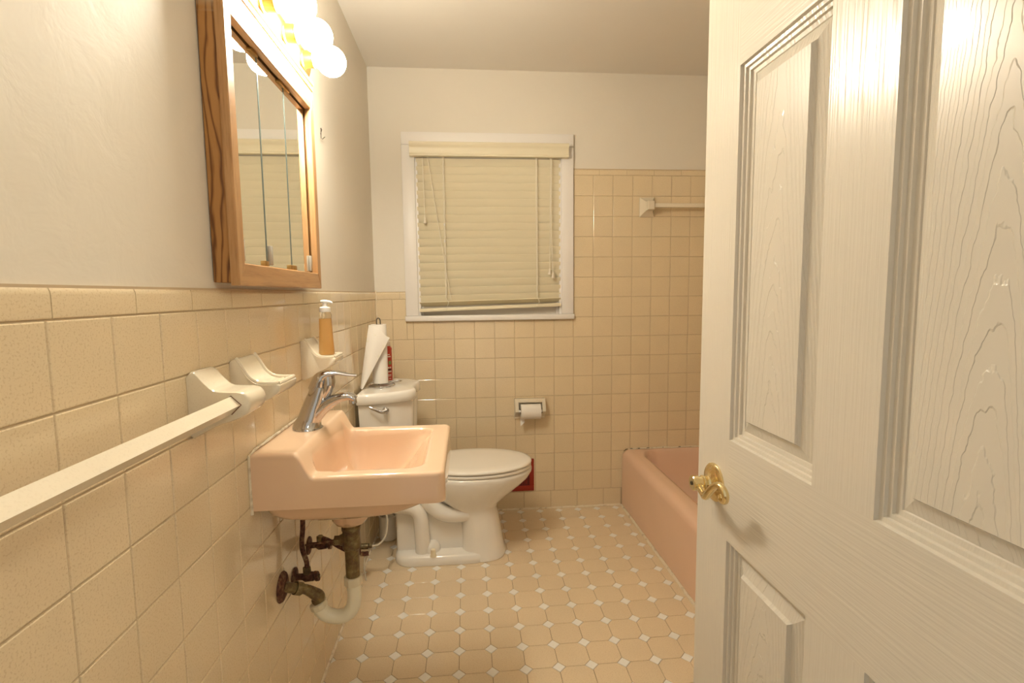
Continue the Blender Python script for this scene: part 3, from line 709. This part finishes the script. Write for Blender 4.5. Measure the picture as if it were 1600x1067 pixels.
def tank_ring(z, k=1.0, g_=0.0):
    # plan outline of the tank: swept sides, two front lobes and a hollow between them
    half = [(0.018-g_*0.3, 0.208+g_), (0.060, 0.206+g_), (0.120, 0.190+g_), (0.175+g_*0.5, 0.165+g_), (0.212+g_, 0.138+g_*0.8), (0.232+g_, 0.116), (0.236+g_, 0.094), (0.232+g_, 0.070), (0.226+g_, 0.042), (0.2235+g_, 0.0)]
    pts = [(x, -y) for x, y in half] + [(x, y) for x, y in reversed(half[:-1])]
    P = smooth([(x, TYc + y*k, z) for x, y in pts], 4)
    return [tuple(v) for v in P]
build('tank', MB().loft([tank_ring(0.398, 0.84, -0.024), tank_ring(0.42, 0.88, -0.020), tank_ring(0.60, 0.95, -0.008), tank_ring(0.757, 1.0, 0.0)]), 'porcelain_white', to, 45)
build('tank_lid', MB().loft([tank_ring(0.754, 1.0, 0.008), tank_ring(0.757, 1.0, 0.0115), tank_ring(0.775, 1.0, 0.012), tank_ring(0.787, 1.0, 0.0115), tank_ring(0.794, 1.0, 0.009), tank_ring(0.798, 1.0, 0.005), tank_ring(0.7995, 1.0, 0.0), tank_ring(0.800, 0.99, -0.008)]), 'porcelain_white', to, 60)
def lever_pt(px, dz, out): return px
fl_ = build('flush_lever', MB().lathe((0.128, TYc-0.190, 0.726), (0.35, -1, 0), [(0.013, -0.006), (0.013, 0.010), (0.009, 0.014)], 16), 'chrome', to)
build('lever_arm', MB().sweep(smooth([(0.135, TYc-0.206, 0.727), (0.118, TYc-0.216, 0.724), (0.090, TYc-0.220, 0.735), (0.066, TYc-0.218, 0.746)], 5), lerp_list([(0.010, 0.008), (0.008, 0.005), (0.006, 0.004), (0.005, 0.003)], 5), 12), 'chrome', fl_)
def seat_ring(z, i): return egg(0.262+i*0.5, 0.772-i, 0.186-i, z, 48, 2.08)
build('seat', MB().loft([seat_ring(0.4005, 0.010), seat_ring(0.403, 0.006), seat_ring(0.412, 0.005), seat_ring(0.4165, 0.010)]), 'plastic_white', to, 60)
build('lid', MB().loft([seat_ring(0.4185, 0.010), seat_ring(0.421, 0.004), seat_ring(0.428, 0.003), seat_ring(0.433, 0.008), seat_ring(0.436, 0.022), seat_ring(0.4375, 0.06)]), 'plastic_white', to, 60)
for sgn in (-1, 1): build('hinge', MB().sweep([(0.272, TYc+sgn*0.05, 0.424), (0.272, TYc+sgn*0.105, 0.424)], 0.012, 12), 'plastic_white', to)

# toilet water valve on the left wall with translucent tube
tv = thing('supply_valve', (0, -0.625, 0.145), 'small brass water valve low on the left wall beside the toilet', 'valve')
build('wall_flange', MB().lathe((0.0005, -0.625, 0.145), (1, 0, 0), [(0.028, 0), (0.026, 0.004), (0.012, 0.007)], 20), 'rusty_metal', tv)
build('valve_body', MB().sweep([(0.003, -0.625, 0.145), (0.040, -0.625, 0.145)], 0.012, 14), 'corroded_metal', tv)
build('compression_nut', MB().lathe((0.040, -0.625, 0.145), (1, 0, 0), [(0.007, 0), (0.010, 0.004), (0.010, 0.014), (0.006, 0.016)], 6), 'corroded_metal', tv, 20)
build('handle', MB().sweep([(0.026, -0.637, 0.128), (0.026, -0.642, 0.112)], [(0.016, 0.010), (0.018, 0.009)], 16, side=(1, 0, 0)), 'rusty_metal', tv)
build('supply_tube', MB().sweep(smooth([(0.052, -0.625, 0.145), (0.085, -0.622, 0.150), (0.112, -0.612, 0.185), (0.118, -0.60, 0.250), (0.105, -0.585, 0.320), (0.098, -0.565, 0.402)], 6), 0.0042, 8), 'tube_translucent', tv)
build('drip_tube', MB().sweep(smooth([(0.026, -0.642, 0.108), (0.024, -0.646, 0.06), (0.030, -0.650, 0.006)], 5), 0.0035, 8), 'tube_translucent', tv)

bh = thing('toilet_brush_pot', (0.068, -0.262, 0), 'white plastic brush pot on the floor behind the toilet', 'brush pot')
build('pot', MB().lathe((0.068, -0.262, 0.0005), (0, 0, 1), [(0.040, 0), (0.046, 0.006), (0.048, 0.02), (0.046, 0.11), (0.048, 0.122), (0.044, 0.125), (0.038, 0.118), (0.036, 0.03)], 28), 'plastic_white', bh)
build('brush_head', MB().lathe((0.068, -0.262, 0.03), (0, 0, 1), [(0.02, 0), (0.03, 0.03), (0.03, 0.08), (0.012, 0.10), (0.006, 0.11), (0.006, 0.25), (0.009, 0.26), (0.009, 0.30), (0.005, 0.31)], 16), 'plastic_white', bh)

# ------------------------------------------------------------------ things on the tank
ph = thing('paper_towel_stand', (0.085, -0.42, 0.8005), 'dark chrome wire stand on the toilet tank holding paper towels', 'paper towel stand')
PXc, PYc = 0.082, -0.43
ring = [(PXc + 0.055*cos(2*pi*k/32) + 0.006, PYc + 0.062*sin(2*pi*k/32), 0.8045) for k in range(33)]
build('base_ring', MB().sweep(ring, 0.0035, 8), 'chrome', ph)
ring2 = smooth([(PXc+0.0, PYc, 0.812), (PXc+0.040, PYc+0.005, 0.812), (PXc+0.070, PYc+0.03, 0.812), (PXc+0.086, PYc+0.052, 0.811), (PXc+0.074, PYc+0.066, 0.811), (PXc+0.03, PYc+0.06, 0.811)], 6)
build('base_loop', MB().sweep(ring2, 0.0035, 8), 'chrome', ph)
post = [(PXc-0.008, PYc, 0.806), (PXc-0.008, PYc, 1.095)] + [(PXc - 0.008*cos(pi*k/8), PYc, 1.095 + 0.012*sin(pi*k/8)) for k in range(1, 8)] + [(PXc+0.008, PYc, 1.095), (PXc+0.008, PYc, 0.95)]
build('post', MB().sweep(post, 0.0024, 8), 'wire_dark', ph)
pr = thing('paper_towel_roll', (PXc, PYc, 0.815), 'nearly used up white paper towel roll with a loose sheet', 'paper towels')
prf = []
build('roll', MB().lathe((PXc, PYc, 0.8155), (0, 0, 1), [(0.019, 0), (0.0345, 0), (0.0345, 0.262), (0.034, 0.264), (0.019, 0.264), (0.019, 0)], 36, False), 'paper_white', pr)
build('core', MB().lathe((PXc, PYc, 0.8158), (0, 0, 1), [(0.0188, 0), (0.0188, 0.2635), (0.0165, 0.2635), (0.0165, 0), (0.0188, 0)], 24, False), 'cardboard', pr)
# loose sheet: a bent parallelogram hanging from the roll
def sheet_grid(nu=14, nv=14, th=0.0010):
    TL, TR, BR, BL = Vector((PXc-0.036, PYc-0.036, 1.079)), Vector((PXc+0.052, PYc-0.030, 1.020)), Vector((0.020, -0.520, 0.803)), Vector((0.006, -0.500, 0.806))
    g_ = []
    for j in range(nv+1):
        v = j/nv
        for i in range(nu+1):
            u = i/nu
            p = (TL*(1-u)+TR*u)*(1-v) + (BL*(1-u)+BR*u)*v
            p = p + Vector((0, -0.014*sin(pi*u)*(1-v*0.4) - 0.006*sin(pi*v), 0.014*sin(pi*min(1, u*1.25))*(1-v)*(1 if u < 0.8 else 0.6)))
            g_.append(p)
    mb = MB(); n = nu+1
    front = [tuple(p) for p in g_]; back = [tuple(p + Vector((0, th, 0))) for p in g_]
    fs = [(j*n+i, j*n+i+1, (j+1)*n+i+1, (j+1)*n+i) for j in range(nv) for i in range(nu)]
    off = len(front)
    fs2 = [tuple(k+off for k in reversed(f)) for f in fs]
    loop = [i for i in range(n)] + [j*n+nu for j in range(1, nv+1)] + [nv*n+i for i in range(nu-1, -1, -1)] + [j*n for j in range(nv-1, 0, -1)]
    side = [(loop[k], loop[k]+off, loop[(k+1) % len(loop)]+off, loop[(k+1) % len(loop)]) for k in range(len(loop))]
    return mb.add(front+back, fs+fs2+side)
build('loose_sheet', sheet_grid(), 'paper_printed', pr, 60)

cn = thing('spray_can', (0.087, -0.285, 0.8005), 'red spray can on the toilet tank behind the paper towels', 'spray can')
cxn, cyn, crn = 0.088, -0.285, 0.0285
build('body', MB().lathe((cxn, cyn, 0.8005), (0, 0, 1), [(0.026, 0), (crn, 0.003), (crn, 0.150), (0.026, 0.158), (0.020, 0.165), (0.018, 0.168)], 32), 'can_red', cn)
build('cap', MB().lathe((cxn, cyn, 0.9675), (0, 0, 1), [(0.021, 0), (0.021, 0.012), (0.019, 0.022), (0.010, 0.026)], 24), 'can_white', cn)
def band(z0, z1, a0, a1, mat, nm, r=crn+0.0005):
    mb = MB(); k = 8
    ri = [[(cxn+rr*cos(a0+(a1-a0)*i/k), cyn+rr*sin(a0+(a1-a0)*i/k), z) for i in range(k+1)] for rr, z in ((r-0.0008, z0), (r, z0), (r, z1), (r-0.0008, z1))]
    build(nm, mb.loft(ri, False, False, False), mat, cn, 60)
band(0.803, 0.950, -0.30, -0.10, 'can_white', 'label_border')
band(0.880, 0.897, -1.05, -0.55, 'can_green', 'label_leaf')
band(0.915, 0.921, -1.35, -0.65, 'can_white', 'label_stripe')
band(0.852, 0.859, -1.40, -0.55, 'can_dark', 'label_block')
for z0_, z1_, a0_, a1_ in ((0.862, 0.869, -1.35, -0.98), (0.862, 0.869, -0.92, -0.62), (0.843, 0.850, -1.35, -1.08), (0.843, 0.850, -1.02, -0.80), (0.843, 0.850, -0.76, -0.58),
                           (0.830, 0.833, -1.3, -0.62), (0.824, 0.827, -1.2, -0.66), (0.812, 0.814, -1.05, -0.70), (0.926, 0.930, -1.2, -0.8)):
    band(z0_, z1_, a0_, a1_, 'can_white', 'print_line')

# ------------------------------------------------------------------ ceramic fittings on the left wall
def smooth2(pts, n=5): return [(p.x, p.y) for p in smooth([(a, b2, 0) for a, b2 in pts], n)]
# soap dishes: profile in x,z lofted along the wall with rounded ends
def soap_dish(name, y0, y1, label):
    t = thing(name, (0, (y0+y1)/2, 0.966), label, 'soap dish', 'ceramic soap dishes on the left wall')
    top = smooth2([(0.006, 1.084), (0.012, 1.082), (0.022, 1.066), (0.034, 1.046), (0.050, 1.034), (0.070, 1.031), (0.092, 1.031)], 4)
    low = [(0.096, 1.029), (0.097, 1.023), (0.094, 1.014)] + smooth2([(0.084, 1.006), (0.055, 0.992), (0.025, 0.974), (0.004, 0.966)], 4)
    prof = [(0.0004, 1.080)] + top + low + [(0.0004, 0.968)]
    cx_, cz_ = 0.03, 1.02
    rings = []
    for y, k in ((y0, 0.955), (y0+0.0015, 0.985), (y0+0.005, 1.0), (y1-0.005, 1.0), (y1-0.0015, 0.985), (y1, 0.955)):
        rings.append([(x if x < 0.001 else max(0.0006, cx_+(x-cx_)*k), y, cz_+(z-cz_)*k) for x, z in prof])
    build('body', MB().loft(rings), 'ceramic_beige', t, 50)
    # raised rim lines and drain ribs
    for yy in (y0+0.006, y1-0.006):
        build('side_lip', MB().sweep([(x, yy, z+0.0015) for x, z in top[3:]], 0.0042, 8), 'ceramic_beige', t)
    build('front_lip', MB().sweep([(0.091, y0+0.005, 1.033), (0.091, y1-0.005, 1.033)], 0.0042, 8), 'ceramic_beige', t)
    for k in range(1, 3):
        build('rib', MB().sweep([(0.064+0.009*k, y0+0.018, 1.031), (0.064+0.009*k, y1-0.018, 1.031)], 0.0026, 8), 'ceramic_beige', t)
soap_dish('soap_dish', -1.688, -1.586, 'empty beige ceramic soap dish beside the towel bar post')
soap_dish('soap_dish', -1.250, -1.150, 'beige ceramic soap dish holding the amber soap bottle')

# towel bar: ceramic post and square bar set on edge
tbn = thing('towel_bar', (0, -1.81, 1.0), 'cream square towel bar running along the left wall', 'towel bar')
def post_prof():
    return [(0.0004, 1.076)] + smooth2([(0.006, 1.083), (0.014, 1.081), (0.028, 1.064), (0.044, 1.050), (0.066, 1.047), (0.086, 1.046), (0.098, 1.040), (0.103, 1.026), (0.098, 1.010), (0.086, 1.001)], 4) + smooth2([(0.07, 0.995), (0.04, 0.985), (0.004, 0.966)], 4) + [(0.0004, 0.97)]
def mk_post(y0, y1):
    pr_ = post_prof(); rings = []
    for y, k in ((y0, 0.93), (y0+0.002, 0.975), (y0+0.006, 1.0), (y1-0.006, 1.0), (y1-0.002, 0.975), (y1, 0.93)):
        rings.append([(x if x < 0.001 else max(0.0006, 0.04+(x-0.04)*k), y, 1.03+(z-1.03)*k) for x, z in pr_])
    build('post', MB().loft(rings), 'ceramic_beige', tbn, 50)
mk_post(-1.848, -1.775); mk_post(-2.512, -2.439)
BXc, BZc, hb_ = 0.0715, 1.024, 0.0152
dia = [(BXc, BZc+hb_), (BXc+hb_, BZc), (BXc, BZc-hb_), (BXc-hb_, BZc)]
build('bar', MB().extrude([(a, b2) for a, b2 in dia], 'y', -2.45, -1.838), 'ceramic_beige', tbn, None)
dia2 = [(BXc, BZc+hb_*1.12), (BXc+hb_*1.12, BZc), (BXc, BZc-hb_*1.12), (BXc-hb_*1.12, BZc)]
build('socket', MB().extrude(dia2, 'y', -1.8484, -1.840), 'socket_brown', tbn, None)  # dark brown rim around the bar where it enters the post

# soap bottle on the far dish
sb = thing('soap_bottle', (0.058, -1.20, 1.0345), 'clear pump bottle of amber hand soap on the ceramic dish', 'soap bottle')
bx, by, bz = 0.060, -1.200, 1.0348
def obl(z, a, b2, r=None):
    return [(bx + a*cos(2*pi*k/28)*((abs(cos(2*pi*k/28))**2.6+abs(sin(2*pi*k/28))**2.6)**(-1/2.6)), by + b2*sin(2*pi*k/28)*((abs(cos(2*pi*k/28))**2.6+abs(sin(2*pi*k/28))**2.6)**(-1/2.6)), z) for k in range(28)]
build('soap', MB().loft([obl(bz+0.0005, 0.021, 0.016), obl(bz+0.004, 0.0225, 0.0175), obl(bz+0.04, 0.0205, 0.016), obl(bz+0.08, 0.0185, 0.0145), obl(bz+0.108, 0.018, 0.014)]), 'soap_amber', sb, 60)
build('bottle_neck', MB().loft([obl(bz+0.1082, 0.0182, 0.0142), obl(bz+0.118, 0.0180, 0.0142), obl(bz+0.124, 0.015, 0.013), obl(bz+0.128, 0.011, 0.011)]), 'bottle_clear', sb, 60)
pm = build('pump_collar', MB().lathe((bx, by, bz+0.127), (0, 0, 1), [(0.0155, 0), (0.016, 0.002), (0.0155, 0.013), (0.012, 0.015), (0.007, 0.016), (0.006, 0.026)], 24), 'pump_white', sb)
build('nozzle', MB().sweep(smooth([(bx-0.010, by, bz+0.158), (bx, by, bz+0.158), (bx+0.014, by, bz+0.156), (bx+0.022, by, bz+0.152)], 4), lerp_list([(0.004, 0.008), (0.005, 0.0095), (0.0045, 0.007), (0.003, 0.004)], 4), 14, side=(0, 0, 1)), 'pump_white', pm, 60)
build('pump_stem', MB().sweep([(bx, by, bz+0.14), (bx, by, bz+0.156)], 0.006, 12), 'pump_white', pm)

# ------------------------------------------------------------------ medicine cabinet with three mirrors
MY0, MY1, MZ0, MZ1 = -1.726, -1.172, 1.231, 1.792
FXf = 0.046
mc = thing('medicine_cabinet', (0, -1.449, MZ0), 'oak framed medicine cabinet with three mirror doors', 'cabinet')
for nm, ya, yb2 in (('side_panel', MY0+0.006, MY0+0.022), ('side_panel', MY1-0.022, MY1-0.006)):
    build(nm, MB().rbox((-0.004, ya, MZ0+0.006), (0.031, yb2, MZ1), 0.0015), 'oak_worn_side', mc)
build('back_panel', MB().box((-0.004, MY0+0.02, MZ0+0.012), (0.004, MY1-0.02, MZ1)), 'cabinet_dark', mc, None)
build('bottom_panel', MB().box((-0.004, MY0+0.02, MZ0+0.006), (0.030, MY1-0.02, MZ0+0.018)), 'oak_rail', mc, None)
FR = 0.030; FB = 0.044; FT = 0.054
def mitre(pts, x0, x1, mat, nm):
    ch = 0.003
    c = (sum(p_[0] for p_ in pts)/4, sum(p_[1] for p_ in pts)/4)
    ins = [(y + (0.003 if y < c[0] else -0.003)*0.6, z + (0.003 if z < c[1] else -0.003)*0.6) for y, z in pts]
    build(nm, MB().loft([[(x0, y, z) for y, z in pts], [(x1-ch*0.6, y, z) for y, z in pts], [(x1, y, z) for y, z in ins]]), mat, mc, 30)
iy0, iy1, iz0, iz1 = MY0+FR, MY1-FR, MZ0+FB, MZ1-FT
mitre([(MY0, MZ0), (iy0, iz0), (iy0, iz1), (MY0, MZ1)], 0.030, FXf, 'oak_upright', 'frame_stile')
mitre([(MY1, MZ0), (MY1, MZ1), (iy1, iz1), (iy1, iz0)], 0.030, FXf, 'oak_upright', 'frame_stile')
mitre([(MY0, MZ0), (MY1, MZ0), (iy1, iz0), (iy0, iz0)], 0.030, FXf, 'oak_rail', 'frame_rail')
mitre([(MY0, MZ1), (iy0, iz1), (iy1, iz1), (MY1, MZ1)], 0.030, FXf, 'oak_rail', 'frame_rail')
w3 = (iy1-iy0)/3
for k in range(3):
    ya, yb2 = iy0+k*w3+(0.002 if k else -0.004), iy0+(k+1)*w3-(0.002 if k < 2 else -0.004)
    xm = 0.0265
    mr = build('mirror_door', MB().box((xm-0.004, ya, iz0+0.003), (xm, yb2, iz1+0.006)), 'mirror_glass', mc, None)
    if k: build('mirror_edge', MB().box((xm-0.0045, ya-0.0050, iz0+0.003), (xm+0.0006, ya+0.0006, iz1+0.006)), 'mirror_edge', mr, None)
    pyy = (ya + 0.034, ya + 0.014, yb2 - 0.016)[k]
    pl = build('door_pull', MB().rbox((xm, pyy-0.007, iz0+0.006), (xm+0.006, pyy+0.007, iz0+0.050), 0.0015), 'plastic_clear_grey', mr)
build('bottom_track', MB().box((0.010, iy0, iz0-0.001), (0.0285, iy1, iz0+0.0025)), 'cabinet_dark', mc, None)
for yy in (iy0+w3-0.014, iy0+2*w3-0.012, iy0+2*w3+0.013):
    build('clip', MB().rbox((0.024, yy-0.011, iz0+0.001), (0.032, yy+0.011, iz0+0.014), 0.0012), 'brass_satin', mc)
for yy in (iy0+w3-0.02, iy0+2*w3-0.02, iy0+2*w3+0.016):
    build('clip', MB().rbox((0.024, yy-0.018, iz1-0.007), (0.032, yy+0.018, iz1+0.0005), 0.0012), 'brass_satin', mc)

# ------------------------------------------------------------------ vanity light above it
vl = thing('vanity_light', (0, -1.449, 1.793), 'brass vanity light bar with round glowing bulbs above the mirror', 'light fixture')
LY0, LY1 = MY0+0.004, MY1-0.002
mold = [(0.0, 1.7925), (0.040, 1.7925), (0.047, 1.7955), (0.0485, 1.801), (0.045, 1.806), (0.045, 1.809), (0.049, 1.812), (0.050, 1.818), (0.046, 1.823), (0.040, 1.826), (0.0, 1.826)]
build('moulding', MB().extrude(mold, 'y', LY0, LY1), 'oak_rail', vl, 30)
plate = [(0.0, 1.8262)] + [(0.036 + 0.010*sin(pi*k/10), 1.8262 + 0.072*k/10) for k in range(11)] + [(0.0, 1.8982)]
build('backplate', MB().extrude(plate, 'y', LY0+0.004, LY1-0.004), 'brass_satin', vl, 40)
BY = [-1.239, -1.379, -1.519, -1.659]; BZ = 1.853
for yy in BY:
    so = build('socket', MB().lathe((0.042, yy, BZ+0.004), (1, 0, 0), [(0.027, 0), (0.027, 0.003), (0.0225, 0.006), (0.0215, 0.026), (0.023, 0.028), (0.0225, 0.030), (0.015, 0.031)], 28), 'brass_satin', vl)
    rb = 0.0395; cxb = 0.1175
    prf = [(0.0135, 0.068-0.042), (0.0145, 0.034)]
    for k in range(3, 25):
        a = pi*k/24; prf.append((max(0.0001, rb*sin(a)) if k > 3 else 0.0165, (cxb-0.042) - rb*cos(a)))
    build('bulb', MB().lathe((0.042, yy, BZ), (1, 0, 0), prf, 32), 'bulb_glass' if yy > -1.6 else 'bulb_unlit', so, 60)

# ------------------------------------------------------------------ small fittings on the far wall
hk = thing('wall_hook', (-0.004, -0.92, 1.74), 'small bent wire hook on the left wall past the mirror', 'hook')
build('wire', MB().sweep([(-0.005, -0.912, 1.757), (-0.003, -0.906, 1.772), (-0.003, -0.916, 1.775), (-0.003, -0.918, 1.740), (-0.001, -0.908, 1.741), (0.004, -0.897, 1.751)], 0.0011, 6), 'wire_dark', hk)
build('nail', MB().lathe((-0.0058, -0.912, 1.757), (1, 0, 0), [(0.0022, 0), (0.0022, 0.002), (0.001, 0.0025)], 8), 'wire_dark', hk)

# toilet paper holder (ceramic frame with two arms) and roll
tp = thing('toilet_paper_holder', (0.81, 0, 0.52), 'beige ceramic toilet paper holder on the far wall tile', 'paper holder')
build('backplate', MB().rbox((0.726, -0.010, 0.522), (0.896, 0.0, 0.636), 0.004), 'ceramic_beige', tp)
build('top_ledge', MB().rbox((0.726, -0.040, 0.616), (0.896, -0.004, 0.637), 0.005), 'ceramic_beige', tp)
for xa in (0.728, 0.876):
    rings = [[(xa, y, z) for y, z in ((-0.004, 0.632), (-0.038, 0.634), (-0.060, 0.590), (-0.064, 0.572), (-0.056, 0.562), (-0.030, 0.556), (-0.004, 0.526))],
             [(xa+0.018, y, z) for y, z in ((-0.004, 0.632), (-0.038, 0.634), (-0.060, 0.590), (-0.064, 0.572), (-0.056, 0.562), (-0.030, 0.556), (-0.004, 0.526))]]
    build('arm', MB().loft(rings), 'ceramic_beige', tp, 30)
build('roller', MB().sweep([(0.744, -0.052, 0.572), (0.878, -0.052, 0.572)], 0.0075, 14), 'plastic_white', tp)
tr_ = thing('toilet_paper_roll', (0.811, -0.054, 0.53), 'half used white toilet paper roll on the ceramic holder', 'toilet paper')
rx0, rx1, rr = 0.757, 0.865, 0.0405
build('roll', MB().lathe((rx0, -0.054, 0.5705), (1, 0, 0), [(0.0175, 0), (rr-0.001, 0), (rr, 0.001), (rr, rx1-rx0-0.001), (rr-0.001, rx1-rx0), (0.0175, rx1-rx0), (0.0175, 0)], 36, False), 'paper_white', tr_)
build('core', MB().lathe((rx0+0.0005, -0.054, 0.5705), (1, 0, 0), [(0.0173, 0), (0.0173, 0.107), (0.0155, 0.107), (0.0155, 0), (0.0173, 0)], 20, False), 'cardboard', tr_)
tl = MB(); pr2 = [(-0.0145, 0.5705), (-0.0135, 0.545), (-0.0150, 0.520), (-0.022, 0.493)]
tl.loft([[(rx0, y, z) for y, z in pr2] + [(rx0, y-0.0012, z) for y, z in reversed(pr2)], [(rx1-0.086, y, z + (0.02 if i == 3 else 0)) for i, (y, z) in enumerate(pr2)] + [(rx1-0.086, y-0.0012, z + (0.02 if i == 0 else 0)) for i, (y, z) in enumerate(reversed(pr2))]])
tl.v = [(x-0.002, y-0.036, z-0.036 if z > 0.53 else z) for x, y, z in tl.v]
build('loose_end', tl, 'paper_white', tr_, 30)

# red wall vent behind the toilet
vt = thing('wall_vent', (0.70, 0, 0.107), 'red painted metal wall vent low behind the toilet', 'vent')
vx0, vx1, vz0, vz1 = 0.560, 0.833, 0.108, 0.292
build('back', MB().box((vx0+0.02, -0.003, vz0+0.02), (vx1-0.02, -0.0005, vz1-0.02)), 'vent_dark', vt, None)
for lo, hi in (((vx0, vz0), (vx1, vz0+0.030)), ((vx0, vz1-0.030), (vx1, vz1)), ((vx0, vz0+0.0295), (vx0+0.026, vz1-0.0295)), ((vx1-0.026, vz0+0.0295), (vx1, vz1-0.0295))):
    build('frame', MB().rbox((lo[0], -0.007, lo[1]), (hi[0], -0.0005, hi[1]), 0.002), 'vent_red', vt)
for k in range(22): build('louvre', MB().box((vx0+0.031+k*0.0098, -0.006, vz0+0.030), (vx0+0.0345+k*0.0098, -0.002, vz1-0.030)), 'vent_red', vt, None)

# ceramic towel bar over the tub
tb2 = thing('towel_bar', (1.46, 0, 1.62), 'beige ceramic towel bar on the tiled wall above the bathtub', 'towel bar')
def pyr(xc):
    def sq(h_, y): return [(xc-h_, y, 1.668-h_*1.3), (xc+h_, y, 1.668-h_*1.3), (xc+h_, y, 1.668+h_*1.3), (xc-h_, y, 1.668+h_*1.3)]
    return MB().loft([sq(0.040, -0.0004), sq(0.040, -0.006), sq(0.034, -0.014), sq(0.022, -0.034), sq(0.018, -0.050), sq(0.018, -0.074), sq(0.015, -0.078)])
build('post', pyr(1.462), 'ceramic_beige', tb2, 25); build('post', pyr(2.045), 'ceramic_beige', tb2, 25)
build('bar', MB().rbox((1.479, -0.071, 1.658), (2.028, -0.051, 1.679), 0.002), 'ceramic_beige', tb2)
